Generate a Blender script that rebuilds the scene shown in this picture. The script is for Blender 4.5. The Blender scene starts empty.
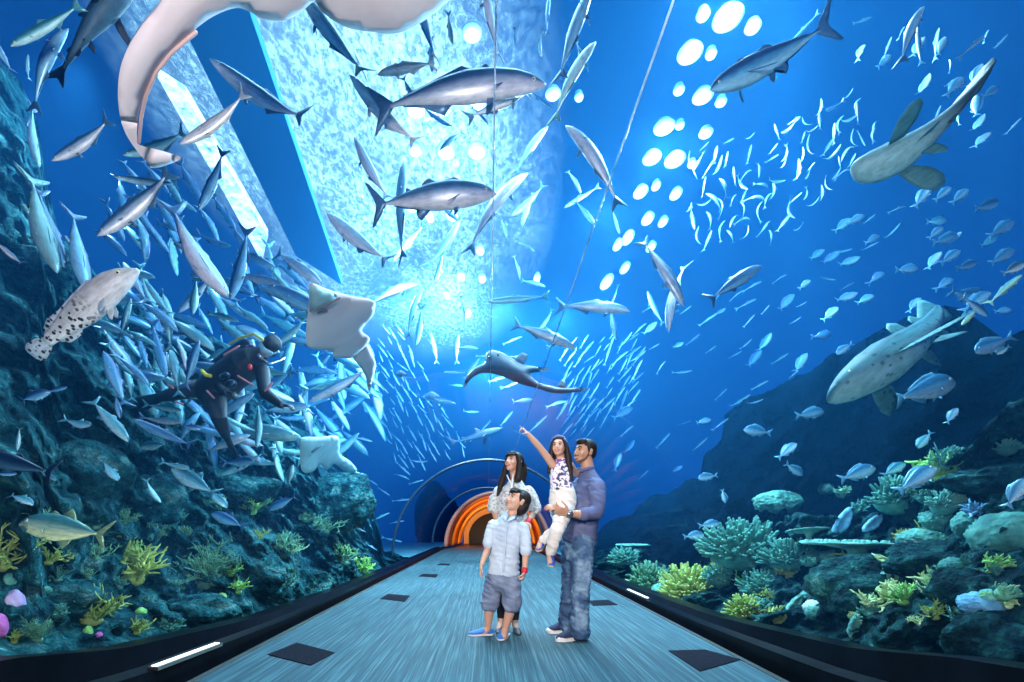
import bpy, bmesh, math, random
from mathutils import Vector, Matrix, noise, Quaternion
from mathutils.geometry import delaunay_2d_cdt
import numpy as np
PI = math.pi
sc = bpy.context.scene
COL = bpy.data.collections.new('aquarium'); sc.collection.children.link(COL)
F = 460.0; CX = 488.0; CY = 526.0; EYE = 1.0        # focal length and principal point of the photograph (pixels), eye height
random.seed(7)

def P(px, py, Y):
    """a point of the place that the photograph shows at (px, py), Y metres down the tunnel"""
    return Vector(((px-CX)/F*Y, Y, EYE-(py-CY)/F*Y))
def lerp(a, b, t): return a+(b-a)*t
def interp(x, xs, ys): return float(np.interp(x, xs, ys))

# ---------------------------------------------------------------- objects
def obj(name, me, mat=None, parent=None, label=None, cat=None, group=None, kind=None):
    if isinstance(me, bmesh.types.BMesh):
        m = bpy.data.meshes.new(name); me.to_mesh(m); me.free(); me = m
    o = bpy.data.objects.new(name, me); COL.objects.link(o)
    if mat is not None:
        mats = mat if isinstance(mat, (list, tuple)) else [mat]
        me.materials.clear()
        for q in mats: me.materials.append(q)
    if parent is not None: o.parent = parent
    tag(o, label, cat, group, kind)
    return o
def tag(o, label=None, cat=None, group=None, kind=None):
    if label: o['label'] = label
    if cat: o['category'] = cat
    if group: o['group'] = group
    if kind: o['kind'] = kind
    return o
def empty(name, loc, label=None, cat=None, group=None):
    o = bpy.data.objects.new(name, None); COL.objects.link(o); o.location = loc
    o.empty_display_size = .1
    return tag(o, label, cat, group)
def smooth(me, ang=None):
    for p in me.polygons: p.use_smooth = True
def settle(root, child):
    """parent child (built in world coordinates) under root without moving it"""
    child.parent = root
    child.matrix_parent_inverse = Matrix.Translation(root.location).inverted()

# ---------------------------------------------------------------- shapes
def box(bm, lo, hi, M=None):
    r = bmesh.ops.create_cube(bm, size=1)
    for v in r['verts']:
        v.co = Vector([lerp(lo[i], hi[i], v.co[i]+.5) for i in range(3)])
        if M: v.co = M @ v.co
    return r['verts']
def tube(bm, pts, rad, n=10, side=None, caps=True, closed=False):
    """a tapered tube through pts; rad holds a radius or (side radius, other radius) per point"""
    pts = [Vector(p) for p in pts]; N = len(pts); rings = []
    ref = Vector(side) if side is not None else None
    prev = None
    for i, p in enumerate(pts):
        d = (pts[min(i+1, N-1)]-pts[max(i-1, 0)])
        if d.length < 1e-9: d = Vector((0, 0, 1))
        d.normalize()
        a = ref if ref is not None else prev
        if a is None: a = Vector((1, 0, 0)) if abs(d.x) < .8 else Vector((0, 1, 0))
        a = (a-d*a.dot(d))
        if a.length < 1e-5: a = d.orthogonal()
        a.normalize(); b = d.cross(a); prev = a
        r = rad[i] if hasattr(rad, '__len__') else rad
        ra, rb = (r if hasattr(r, '__len__') else (r, r))
        rings.append([bm.verts.new(p+a*(ra*math.cos(2*PI*k/n))+b*(rb*math.sin(2*PI*k/n))) for k in range(n)])
    for A, B in zip(rings, rings[1:]):
        for k in range(n): bm.faces.new((A[k], A[(k+1) % n], B[(k+1) % n], B[k]))
    if caps:
        for R, p, q in ((rings[0], pts[0], pts[1]), (rings[-1], pts[-1], pts[-2])):
            r = rad if not hasattr(rad, '__len__') else (rad[0] if R is rings[0] else rad[-1])
            rm = min(r) if hasattr(r, '__len__') else r
            d = (p-q).normalized() if (p-q).length > 1e-9 else Vector((0, 0, 1))
            mid = [bm.verts.new(p+(v.co-p)*.72+d*rm*.62) for v in R]
            for k in range(n):
                f = (R[k], R[(k+1) % n], mid[(k+1) % n], mid[k])
                bm.faces.new(f if R is not rings[0] else f[::-1])
            c = bm.verts.new(p+d*rm*.9)
            for k in range(n):
                f = (mid[k], mid[(k+1) % n], c)
                bm.faces.new(f if R is not rings[0] else f[::-1])
    return rings
def ball(bm, c, r, M=None, seg=14, rings=9):
    """an ellipsoid; r a number or three radii, M an optional rotation"""
    rr = r if hasattr(r, '__len__') else (r, r, r)
    q = bmesh.ops.create_uvsphere(bm, u_segments=seg, v_segments=rings, radius=1)
    c = Vector(c)
    for v in q['verts']:
        w = Vector((v.co.x*rr[0], v.co.y*rr[1], v.co.z*rr[2]))
        if M: w = M @ w
        v.co = c+w
    return q['verts']
def plate(bm, poly, th, frame=lambda u, v: Vector((u, 0, v)), nrm=Vector((0, 1, 0)), taper=None):
    """a thin closed plate with the outline poly; thinner towards the rim"""
    c = (sum(p[0] for p in poly)/len(poly), sum(p[1] for p in poly)/len(poly))
    rings = []
    for s in (1, -1):
        rings.append(([bm.verts.new(frame(*p)+nrm*(s*th*.15)) for p in poly],
                      [bm.verts.new(frame(lerp(c[0], p[0], .55), lerp(c[1], p[1], .55))+nrm*(s*th*.5)) for p in poly]))
    n = len(poly)
    for s, (R, I) in zip((1, -1), rings):
        for k in range(n):
            f = (R[k], R[(k+1) % n], I[(k+1) % n], I[k]); bm.faces.new(f if s > 0 else f[::-1])
        bm.faces.new(I if s > 0 else I[::-1])
    for k in range(n):
        bm.faces.new((rings[0][0][k], rings[1][0][k], rings[1][0][(k+1) % n], rings[0][0][(k+1) % n]))
def smin_edge(poly, x, y):
    d = 1e9; n = len(poly)
    for i in range(n):
        ax, ay = poly[i]; bx, by = poly[(i+1) % n]
        L = (bx-ax)**2+(by-ay)**2
        t = 0 if L == 0 else max(0, min(1, ((x-ax)*(bx-ax)+(y-ay)*(by-ay))/L))
        d = min(d, math.hypot(x-ax-t*(bx-ax), y-ay-t*(by-ay)))
    return d
def inside(poly, x, y):
    c = False; n = len(poly); j = n-1
    for i in range(n):
        (xi, yi), (xj, yj) = poly[i], poly[j]
        if (yi > y) != (yj > y) and x < (xj-xi)*(y-yi)/(yj-yi)+xi: c = not c
        j = i
    return c
def cr(pts, k=4, closed=True):
    """Catmull-Rom through an outline"""
    n = len(pts); out = []
    for i in range(n if closed else n-1):
        g = lambda j: pts[j % n] if closed else pts[max(0, min(n-1, j))]
        a, b, c, d = g(i-1), g(i), g(i+1), g(i+2)
        for s in range(k):
            t = s/k
            out.append(tuple(.5*(2*b[m]+(c[m]-a[m])*t+(2*a[m]-5*b[m]+4*c[m]-d[m])*t*t+(3*b[m]-a[m]-3*c[m]+d[m])*t**3) for m in range(len(b))))
    if not closed: out.append(tuple(pts[-1]))
    return out
def blanket(poly, step, place, thick, col=None):
    """a closed body with outline poly in its own plane; place(u, v, s, h) sets a surface point, s = +1 / -1 the side, h = thickness share"""
    inner = []
    xs = [p[0] for p in poly]; ys = [p[1] for p in poly]
    y = min(ys)+step/2; k = 0
    while y < max(ys):
        x = min(xs)+(step/2 if k % 2 else 0)
        while x < max(xs):
            if inside(poly, x, y) and smin_edge(poly, x, y) > step*.45: inner.append((x, y))
            x += step
        y += step*.87; k += 1
    vs = [Vector(p) for p in poly]+[Vector(p) for p in inner]
    n = len(poly)
    ov, oe, of, *_ = delaunay_2d_cdt(vs, [(i, (i+1) % n) for i in range(n)], [], 1, 1e-6)
    bm = bmesh.new(); T, B = [], []
    for v in ov:
        d = smin_edge(poly, v.x, v.y); rim = d < step*.05
        h = 0 if rim else thick(v.x, v.y, d)
        t = bm.verts.new(place(v.x, v.y, 1, h)); T.append(t)
        B.append(t if rim else bm.verts.new(place(v.x, v.y, -1, h)))
    for f in of:
        c = sum((ov[i] for i in f), Vector((0, 0)))/len(f)
        if not inside(poly, c.x, c.y): continue
        try: bm.faces.new([T[i] for i in f])
        except ValueError: pass
        try: bm.faces.new([B[i] for i in f][::-1])
        except ValueError: pass
    bmesh.ops.recalc_face_normals(bm, faces=bm.faces)
    return bm
def remeshed(bm, voxel, sm=4, name='m'):
    """weld a bundle of overlapping closed shapes into one continuous skin"""
    me = bpy.data.meshes.new(name); bm.to_mesh(me); bm.free()
    o = bpy.data.objects.new('tmp', me); COL.objects.link(o)
    r = o.modifiers.new('r', 'REMESH'); r.mode = 'VOXEL'; r.voxel_size = voxel
    if sm:
        s = o.modifiers.new('s', 'SMOOTH'); s.iterations = sm; s.factor = .5
    dg = bpy.context.evaluated_depsgraph_get(); dg.update()
    out = bpy.data.meshes.new_from_object(o.evaluated_get(dg))
    bpy.data.objects.remove(o); bpy.data.meshes.remove(me)
    smooth(out)
    return out

# ---------------------------------------------------------------- materials
def hexc(r, g, b):
    f = lambda c: (c/255/12.92 if c/255 <= .04045 else ((c/255+.055)/1.055)**2.4)
    return (f(r), f(g), f(b), 1)
def mat(name, color=(.5, .5, .5, 1), rough=.6, metal=0, spec=.5, emit=None, es=0):
    m = bpy.data.materials.new(name); m.use_nodes = True
    b = m.node_tree.nodes['Principled BSDF']
    b.inputs['Base Color'].default_value = color; b.inputs['Roughness'].default_value = rough
    b.inputs['Metallic'].default_value = metal; b.inputs['Specular IOR Level'].default_value = spec
    if emit: b.inputs['Emission Color'].default_value = emit; b.inputs['Emission Strength'].default_value = es
    return m
def nd(m, t, **kw):
    n = m.node_tree.nodes.new(t)
    for k, v in kw.items():
        if k in n.inputs.keys(): n.inputs[k].default_value = v
        else: setattr(n, k, v)
    return n
def lk(m, a, b): m.node_tree.links.new(a, b)
def ramp(m, fac, stops):
    r = nd(m, 'ShaderNodeValToRGB'); e = r.color_ramp.elements
    while len(e) < len(stops): e.new(.5)
    for q, (p, c) in zip(e, stops): q.position = p; q.color = c
    lk(m, fac, r.inputs[0]); return r
def noisy(name, stops, scale=4, detail=6, rough=.8, bump=.4, bscale=None, coord='Object', dist=0, metal=0, stretch=None, bdist=.05, vor=0, spec=.5):
    m = mat(name, rough=rough, metal=metal, spec=spec); b = m.node_tree.nodes['Principled BSDF']
    tc = nd(m, 'ShaderNodeTexCoord'); src = tc.outputs[coord]
    if stretch:
        mp = nd(m, 'ShaderNodeMapping', Scale=stretch); lk(m, src, mp.inputs[0]); src = mp.outputs[0]
    n = nd(m, 'ShaderNodeTexNoise', Scale=scale, Detail=detail, Roughness=.62, Distortion=dist); lk(m, src, n.inputs['Vector'])
    r = ramp(m, n.outputs['Fac'], stops); lk(m, r.outputs[0], b.inputs['Base Color'])
    n2 = nd(m, 'ShaderNodeTexNoise', Scale=bscale or scale*3, Detail=8, Roughness=.7); lk(m, src, n2.inputs['Vector'])
    hgt = n2.outputs['Fac']
    if vor:
        v = nd(m, 'ShaderNodeTexVoronoi', Scale=vor); lk(m, src, v.inputs['Vector']); v.inputs['Detail'].default_value = 2; v.inputs['Roughness'].default_value = .6
        a = nd(m, 'ShaderNodeMath', operation='MULTIPLY_ADD'); a.inputs[1].default_value = -.9; lk(m, v.outputs['Distance'], a.inputs[0]); lk(m, n2.outputs['Fac'], a.inputs[2]); hgt = a.outputs[0]
        rv = ramp(m, v.outputs['Distance'], [(.1, (1.9, 1.9, 1.9, 1)), (.75, (.42, .42, .42, 1))]); mv = nd(m, 'ShaderNodeMix', data_type='RGBA', blend_type='MULTIPLY'); mv.inputs[0].default_value = 1
        lk(m, r.outputs[0], mv.inputs[6]); lk(m, rv.outputs[0], mv.inputs[7]); lk(m, mv.outputs[2], b.inputs['Base Color'])
    bp = nd(m, 'ShaderNodeBump', Strength=bump, Distance=bdist); lk(m, hgt, bp.inputs['Height']); lk(m, bp.outputs[0], b.inputs['Normal'])
    return m
# ================================================================ camera, world
cam = bpy.data.cameras.new('camera'); co = bpy.data.objects.new('camera', cam); COL.objects.link(co)
cam.sensor_width = 36; cam.lens = 36*F/1024; cam.shift_x = (512-CX)/1024; cam.shift_y = (CY-341)/1024
cam.clip_start = .02; cam.clip_end = 200
co.location = (0, 0, EYE); co.rotation_euler = (PI/2, 0, 0); sc.camera = co
vs = sc.view_settings; vs.view_transform = 'Standard'; vs.look = 'None'; vs.gamma = 1; vs.use_curve_mapping = False; vs.exposure = 0
sc.cycles.transparent_max_bounces = 24; sc.cycles.volume_bounces = 0; sc.cycles.max_bounces = 6
sc.cycles.caustics_reflective = False; sc.cycles.caustics_refractive = False; sc.cycles.sample_clamp_indirect = 4
w = bpy.data.worlds.new('deep_water'); sc.world = w; w.use_nodes = True
w.node_tree.nodes['Background'].inputs[0].default_value = (.003, .075, .36, 1)
w.node_tree.nodes['Background'].inputs[1].default_value = .6

R0 = 2.25; ZC = .3; SURF = 5.6                     # tunnel radius, centre height, water surface
def arch(r, n=40, lo=.0):
    return [(r*math.cos(a), ZC+r*math.sin(a)) for a in [lo+(PI-2*lo)*i/n for i in range(n+1)]]

# ---- the water body, wrapped round the tunnel
ring = [(-16, -1), (-16, SURF), (16, SURF), (16, -1)]+[(R0+.13, -1)]+arch(R0+.13)+[(-R0-.13, -1)]
bm = bmesh.new()
A = [bm.verts.new((x, -6, z)) for x, z in ring]; B = [bm.verts.new((x, 34, z)) for x, z in ring]
n = len(ring)
for i in range(n): bm.faces.new((A[i], A[(i+1) % n], B[(i+1) % n], B[i]))
bm.faces.new(A[::-1]); bm.faces.new(B)
bmesh.ops.triangulate(bm, faces=[f for f in bm.faces if len(f.verts) > 4]); bmesh.ops.recalc_face_normals(bm, faces=bm.faces)
m = bpy.data.materials.new('sea_water'); m.use_nodes = True; nt = m.node_tree; nt.nodes.clear()
out = nd(m, 'ShaderNodeOutputMaterial')
va = nd(m, 'ShaderNodeVolumeAbsorption', Color=(.05, .62, 1, 1), Density=.075)
vsn = nd(m, 'ShaderNodeVolumeScatter', Color=(.05, .42, 1, 1), Density=.022, Anisotropy=.25)
ad = nd(m, 'ShaderNodeAddShader'); lk(m, vsn.outputs[0], ad.inputs[0]); lk(m, va.outputs[0], ad.inputs[1]); lk(m, ad.outputs[0], out.inputs['Volume'])
obj('tank_water', bm, m, label='clear blue sea water filling the tank all round the tunnel', cat='water', kind='stuff')

# ---- rippled surface overhead, its glitter and bright patch painted in by a mix mask
bm = bmesh.new(); nx, ny = 150, 150
g = [[None]*(ny+1) for _ in range(nx+1)]
for i in range(nx+1):
    for j in range(ny+1):
        x = -16+32*i/nx; y = -2+34*j/ny
        z = SURF+.05+.06*noise.noise((x*1.1, y*1.1, 0))+.03*noise.noise((x*3, y*3, 4))
        g[i][j] = bm.verts.new((x, y, z))
for i in range(nx):
    for j in range(ny): bm.faces.new((g[i][j], g[i+1][j], g[i+1][j+1], g[i][j+1]))
m = bpy.data.materials.new('rippled_surface'); m.use_nodes = True; nt = m.node_tree; nt.nodes.clear()
out = nd(m, 'ShaderNodeOutputMaterial'); tc = nd(m, 'ShaderNodeTexCoord')
mp = nd(m, 'ShaderNodeMapping', Scale=(1, .55, 1)); lk(m, tc.outputs['Object'], mp.inputs[0])
n1 = nd(m, 'ShaderNodeTexNoise', Scale=15, Detail=8, Roughness=.8, Distortion=.2); lk(m, mp.outputs[0], n1.inputs['Vector'])
n2 = nd(m, 'ShaderNodeTexNoise', Scale=.55, Detail=3, Roughness=.5); lk(m, mp.outputs[0], n2.inputs['Vector'])
r1 = ramp(m, n1.outputs['Fac'], [(.44, (.22, .22, .22, 1)), (.66, (.9, .9, .9, 1))])
r2 = ramp(m, n2.outputs['Fac'], [(.36, (.25, .25, .25, 1)), (.60, (1, 1, 1, 1))])
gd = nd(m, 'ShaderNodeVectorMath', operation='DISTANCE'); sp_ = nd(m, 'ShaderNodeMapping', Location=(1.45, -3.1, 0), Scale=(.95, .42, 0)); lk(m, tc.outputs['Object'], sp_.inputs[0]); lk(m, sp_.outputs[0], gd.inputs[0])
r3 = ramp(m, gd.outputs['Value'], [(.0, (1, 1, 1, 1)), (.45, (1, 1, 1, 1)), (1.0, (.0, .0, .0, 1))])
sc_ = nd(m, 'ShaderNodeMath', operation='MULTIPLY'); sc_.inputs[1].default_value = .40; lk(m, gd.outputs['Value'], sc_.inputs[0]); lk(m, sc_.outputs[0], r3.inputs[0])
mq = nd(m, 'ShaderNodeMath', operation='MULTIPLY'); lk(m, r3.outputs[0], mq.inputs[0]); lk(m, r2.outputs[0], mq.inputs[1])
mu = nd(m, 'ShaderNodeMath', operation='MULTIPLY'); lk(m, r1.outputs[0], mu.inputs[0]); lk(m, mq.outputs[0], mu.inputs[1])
tp = nd(m, 'ShaderNodeBsdfTransparent', Color=(.8, .95, 1, 1)); tl = nd(m, 'ShaderNodeBsdfTranslucent', Color=(.75, .93, 1, 1))
mx = nd(m, 'ShaderNodeMixShader'); lk(m, mu.outputs[0], mx.inputs[0]); lk(m, tp.outputs[0], mx.inputs[1]); lk(m, tl.outputs[0], mx.inputs[2])
lk(m, mx.outputs[0], out.inputs['Surface'])
o = obj('water_surface', bm, m, label='rippled bright water surface seen from below', cat='water surface', kind='structure'); smooth(o.data)

# ---- acrylic tunnel
m = bpy.data.materials.new('acrylic'); m.use_nodes = True; nt = m.node_tree; nt.nodes.clear()
out = nd(m, 'ShaderNodeOutputMaterial'); tp = nd(m, 'ShaderNodeBsdfTransparent', Color=(.985, .995, 1, 1))
gl = nd(m, 'ShaderNodeBsdfGlossy', Color=(1, 1, 1, 1), Roughness=.03)
lw = nd(m, 'ShaderNodeLayerWeight', Blend=.5); pw = nd(m, 'ShaderNodeMath', operation='POWER'); pw.inputs[1].default_value = 5; mm = nd(m, 'ShaderNodeMath', operation='MULTIPLY_ADD'); mm.inputs[1].default_value = .09; mm.inputs[2].default_value = .002
lk(m, lw.outputs['Facing'], pw.inputs[0]); lk(m, pw.outputs[0], mm.inputs[0])
mx = nd(m, 'ShaderNodeMixShader'); lk(m, mm.outputs[0], mx.inputs[0]); lk(m, tp.outputs[0], mx.inputs[1]); lk(m, gl.outputs[0], mx.inputs[2])
lk(m, mx.outputs[0], out.inputs['Surface']); ACR = m
def kerb_z(Y):
    return interp(Y, [-3, 1.5, 2.17, 2.78, 3.86, 4.56, 7, 20], [.5, .46, .38, .26, .17, .12, .07, .05])
def shell(name, y0, y1, lab):
    bm = bmesh.new(); a = arch(R0); b = arch(R0+.07); N = len(a); rows = []
    for y in (y0, y1):
        rows.append(([bm.verts.new((x, y, z)) for x, z in a], [bm.verts.new((x, y, z)) for x, z in b]))
    for i in range(N-1):
        bm.faces.new((rows[0][0][i], rows[0][0][i+1], rows[1][0][i+1], rows[1][0][i]))
        bm.faces.new((rows[0][1][i+1], rows[0][1][i], rows[1][1][i], rows[1][1][i+1]))
        for k in (0, 1): bm.faces.new((rows[k][0][i], rows[k][1][i], rows[k][1][i+1], rows[k][0][i+1]))
    for i in (0, N-1): bm.faces.new((rows[0][0][i], rows[1][0][i], rows[1][1][i], rows[0][1][i]))
    bmesh.ops.recalc_face_normals(bm, faces=bm.faces)
    o = obj(name, bm, ACR, label=lab, cat='tunnel glazing', kind='structure'); smooth(o.data); return o
shell('window_1', -4, 10.97, 'nearest clear acrylic arch of the walk-through tunnel')
shell('window_2', 11.03, 18.9, 'clear acrylic arch between the ring joint and the orange vault')
JN = mat('joint_seal', (.01, .03, .06, 1), .3); GLS = noisy('polished_seam', [(.35, (.02, .12, .3, 1)), (.6, (.6, .8, 1, 1))], scale=3, rough=.12, bump=.8, bscale=14)  # pale blotches in the seam colour stand for beads of reflected lamp light
def ringjoint(name, y, th, lab):
    bm = bmesh.new(); tube(bm, [(x, y, z) for x, z in arch(R0+.03, 60)], th, n=8)
    smooth(obj(name, bm, JN, label=lab, cat='trim', kind='structure').data)
ringjoint('trim_1', 11.0, .035, 'thin dark ring joint of the tunnel arch behind the people')
bm = bmesh.new(); tube(bm, [(x, 18.9, z) for x, z in arch(R0+.03, 60)], .05, n=8); smooth(obj('trim_2', bm, JN, label='dark ring joint where the orange vault begins', cat='trim', kind='structure').data)
def seam(name, px, py, lab, w=.0032, y0_=.7):
    d = Vector((px-CX, 0, -(py-CY))).normalized()
    # where this view line leaves the arch
    ang = math.atan2(d.z, d.x); best = None
    for i in range(400):
        t = i*.01; x, z = d.x*t, EYE+d.z*t
        if math.hypot(x, z-ZC) >= R0: best = (x, z); break
    bm = bmesh.new(); tube(bm, [(best[0], y, best[1]) for y in np.linspace(y0_, 18.8, 80)], w, n=8)
    smooth(obj(name, bm, GLS, label=lab, cat='trim', kind='structure').data)
seam('trim_3', 493, 200, 'polished lengthwise seam along the crown of the tunnel')
seam('trim_4', 620, 152, 'polished lengthwise seam right of the tunnel crown', .004)

# ---- floor, kerbs, floor plates
m = mat('ribbed_carpet', rough=.75); b = m.node_tree.nodes['Principled BSDF']; tc = nd(m, 'ShaderNodeTexCoord')
mp = nd(m, 'ShaderNodeMapping', Scale=(34, .22, 1)); lk(m, tc.outputs['Object'], mp.inputs[0])
n1 = nd(m, 'ShaderNodeTexNoise', Scale=1, Detail=3, Roughness=.7); lk(m, mp.outputs[0], n1.inputs['Vector'])
mp2 = nd(m, 'ShaderNodeMapping', Scale=(80, 1.6, 1)); lk(m, tc.outputs['Object'], mp2.inputs[0])
n2 = nd(m, 'ShaderNodeTexNoise', Scale=1, Detail=2); lk(m, mp2.outputs[0], n2.inputs['Vector'])
ad = nd(m, 'ShaderNodeMath', operation='ADD'); lk(m, n1.outputs['Fac'], ad.inputs[0]); lk(m, n2.outputs['Fac'], ad.inputs[1])
hf = nd(m, 'ShaderNodeMath', operation='MULTIPLY'); hf.inputs[1].default_value = .5; lk(m, ad.outputs[0], hf.inputs[0])
r = ramp(m, hf.outputs[0], [(.36, (.003, .022, .036, 1)), (.5, (.012, .058, .080, 1)), (.62, (.055, .135, .16, 1))]); lk(m, r.outputs[0], b.inputs['Base Color'])
bp = nd(m, 'ShaderNodeBump', Strength=.5, Distance=.01); lk(m, hf.outputs[0], bp.inputs['Height']); lk(m, bp.outputs[0], b.inputs['Normal'])
bm = bmesh.new(); box(bm, (-1.88, -4, -.12), (1.88, 21, 0))
obj('floor', bm, m, label='teal ribbed carpet walkway through the tunnel', cat='floor', kind='structure')
BLK = noisy('black_stone', [(.3, (.0015, .0025, .004, 1)), (.7, (.004, .006, .01, 1))], scale=3, rough=.3, bump=.05); BLK.node_tree.nodes['Principled BSDF'].inputs['Specular IOR Level'].default_value = .06
MET = mat('brushed_steel', (.35, .33, .30, 1), .3, .9)
for s, nm, w_ in ((-1, 'baseboard_left', 'left'), (1, 'baseboard_right', 'right')):
    bm = bmesh.new(); ys = list(np.linspace(-4, 1.2, 6))+list(np.linspace(1.5, 8, 40))+list(np.linspace(8.5, 21, 16)); rows = []
    for y in ys:
        k = kerb_z(y)
        pr = [(1.92, -.12), (1.92, -.05), (2.03, -.05), (2.05, k*.45), (2.16, k*.5), (2.2, k), (R0+.12, k), (R0+.12, -.12)]
        rows.append([bm.verts.new((s*x, y, z)) for x, z in pr])
    for a_, b_ in zip(rows, rows[1:]):
        for i in range(len(a_)): bm.faces.new((a_[i], a_[(i+1) % len(a_)], b_[(i+1) % len(a_)], b_[i]))
    bm.faces.new(rows[0]); bm.faces.new(rows[-1]); bmesh.ops.recalc_face_normals(bm, faces=bm.faces)
    obj(nm, bm, BLK, label='black stepped kerb along the %s foot of the tunnel glass' % w_, cat='kerb', kind='structure')
    bm = bmesh.new(); box(bm, (s*1.9-.02, -4, -.1), (s*1.9+.02, 21, .008))
    obj('trim_%d' % (5 if s < 0 else 6), bm, MET, label='thin steel edge strip on the %s side of the carpet' % w_, cat='trim', kind='structure')
PLT = noisy('dark_plate', [(.3, (.004, .004, .010, 1)), (.7, (.009, .008, .016, 1))], scale=40, rough=.8, bump=.2, spec=.08)
def plate4(pts, lab):
    q = [Vector(((px-CX)/F*(EYE*F/(py-CY)), EYE*F/(py-CY), 0)) for px, py in pts]
    xs = [v.x for v in q]; ys = [v.y for v in q]
    bm = bmesh.new(); lo = [bm.verts.new(v+Vector((0, 0, .0005))) for v in q]; hi = [bm.verts.new(v+Vector((0, 0, .006))) for v in q]
    bm.faces.new(hi); bm.faces.new(lo[::-1])
    for i in range(4): bm.faces.new((lo[i], lo[(i+1) % 4], hi[(i+1) % 4], hi[i]))
    bmesh.ops.recalc_face_normals(bm, faces=bm.faces); bmesh.ops.bevel(bm, geom=[e for e in bm.edges], offset=.003, segments=1, affect='EDGES')
    obj('floor_plate', bm, PLT, label=lab, cat='floor plate')
plate4([(267, 655), (311, 666), (335, 653), (297, 643)], 'largest dark square floor plate, left edge of the carpet nearest the camera')
plate4([(380, 599), (405, 602), (410, 596), (388, 594)], 'dark floor plate on the left carpet edge, second from the camera')
plate4([(418, 576.5), (436, 577.5), (438, 574.5), (423, 574)], 'small dark floor plate on the left carpet edge, third from the camera')
plate4([(437, 565), (449, 565.6), (450.5, 564), (440, 563.6)], 'tiny dark floor plate on the left carpet edge, nearest the orange vault')
plate4([(668, 651), (700, 672), (741, 660), (705, 650)], 'dark square floor plate on the right of the carpet in the foreground')
plate4([(588, 601), (593, 606), (618, 605), (608, 600)], 'dark floor plate on the right beside the man in jeans')
# kerb light strip
LED = mat('lit_diffuser', (.8, .8, .8, 1), emit=(.75, .88, 1, 1), es=2.2)
def strip(p0, p1, wd, lab):
    a, b_ = Vector(p0), Vector(p1); d = (b_-a).normalized()
    t = empty('kerb_light', (a+b_)/2, lab, 'light strip'); bm = bmesh.new()
    M = Matrix.Translation((a+b_)/2) @ Vector((0, 1, 0)).rotation_difference(d).to_matrix().to_4x4()
    L = (b_-a).length/2
    box(bm, (-wd-.015, -L-.015, -.02), (wd+.015, L+.015, .004), M); o = obj('light_housing', bm, MET); settle(t, o)
    bm = bmesh.new(); box(bm, (-wd, -L, .0045), (wd, L, .010), M); o = obj('light_lens', bm, LED); settle(t, o)
strip((-2.06, 2.84, .130), (-2.06, 3.5, .104), .018, 'bright white light strip set in the left black kerb')
strip((2.1, 6.05, .048), (2.1, 6.9, .045), .016, 'small pale light strip in the right black kerb')

# ---- beyond the glass: orange lit vault and dark exit
PC = .42
ORA = [mat('orange_band', hexc(232, 120, 30), .35), mat('coral_band', hexc(214, 120, 100), .4), mat('amber_band', hexc(240, 160, 50), .35), mat('rust_band', hexc(120, 60, 25), .5)]
def vault(name, y0, y1, r0, r1, mt, lab):
    bm = bmesh.new(); n = 48; rows = []
    def pr(r): return [(PC*min(1, max(0, (y0-17)/3))+r*math.cos(PI*i/n), ZC-.2+(r+.1)*math.sin(PI*i/n)) for i in range(n+1)]
    for y, r in ((y0, r0), (y1, r1), (y1, r1+.12), (y0, r0+.12)):
        rows.append([bm.verts.new((x, y, z)) for x, z in pr(r)])
    for a_ in range(4):
        for i in range(n): bm.faces.new((rows[a_][i], rows[a_][i+1], rows[(a_+1) % 4][i+1], rows[(a_+1) % 4][i]))
    for i in (0, n): bm.faces.new([r_[i] for r_ in rows])
    bmesh.ops.recalc_face_normals(bm, faces=bm.faces); smooth(obj(name, bm, mt, label=lab, cat='vault', kind='structure').data)
vault('ceiling_1', 20.0, 20.9, 2.22, 2.16, ORA[1], 'outermost coral pink arch band of the lit exit vault')
vault('ceiling_2', 20.9, 21.0, 2.16, 2.08, ORA[3], 'narrow rust arch rib of the lit exit vault')
vault('ceiling_3', 21.0, 23.0, 2.08, 1.98, ORA[0], 'broad orange arch band of the lit exit vault')
vault('ceiling_4', 23.0, 23.1, 1.98, 1.93, ORA[3], 'second rust arch rib of the lit exit vault')
vault('ceiling_5', 23.1, 26.0, 1.93, 1.86, ORA[2], 'inner amber arch band of the lit exit vault')
DK = mat('dark_exit', (.006, .006, .008, 1), .7)
bm = bmesh.new(); box(bm, (PC-1.8, 26.4, -.2), (PC+1.8, 26.6, 2.1)); obj('wall_back', bm, ORA[2], label='amber end wall of the exit vault', cat='wall', kind='structure')
bm = bmesh.new()
fr = [(PC-1.5, -.05), (PC-1.5, .4)]+[(PC-1.5*math.cos(PI*i/20), .4+1.35*math.sin(PI*i/20)) for i in range(21)]+[(PC+1.5, -.05)]
v1 = [bm.verts.new((x, 26.3, z)) for x, z in fr[1:]+fr[:1]]; v2 = [bm.verts.new((x, 26.42, z)) for x, z in fr[1:]+fr[:1]]
bm.faces.new(v1); bm.faces.new(v2[::-1])
for i in range(len(v1)): bm.faces.new((v1[i], v1[(i+1) % len(v1)], v2[(i+1) % len(v1)], v2[i]))
bmesh.ops.remove_doubles(bm, verts=bm.verts, dist=.001); bmesh.ops.recalc_face_normals(bm, faces=bm.faces)
obj('door_1', bm, DK, label='black arched exit opening at the end of the tunnel', cat='door', kind='structure')
bm = bmesh.new(); box(bm, (-2.2, 21, -.12), (3.2, 26.4, -.005)); obj('floor_exit', bm, mat('dark_floor', (.02, .02, .03, 1), .4), label='dark floor under the exit vault', cat='floor', kind='structure')
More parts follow.
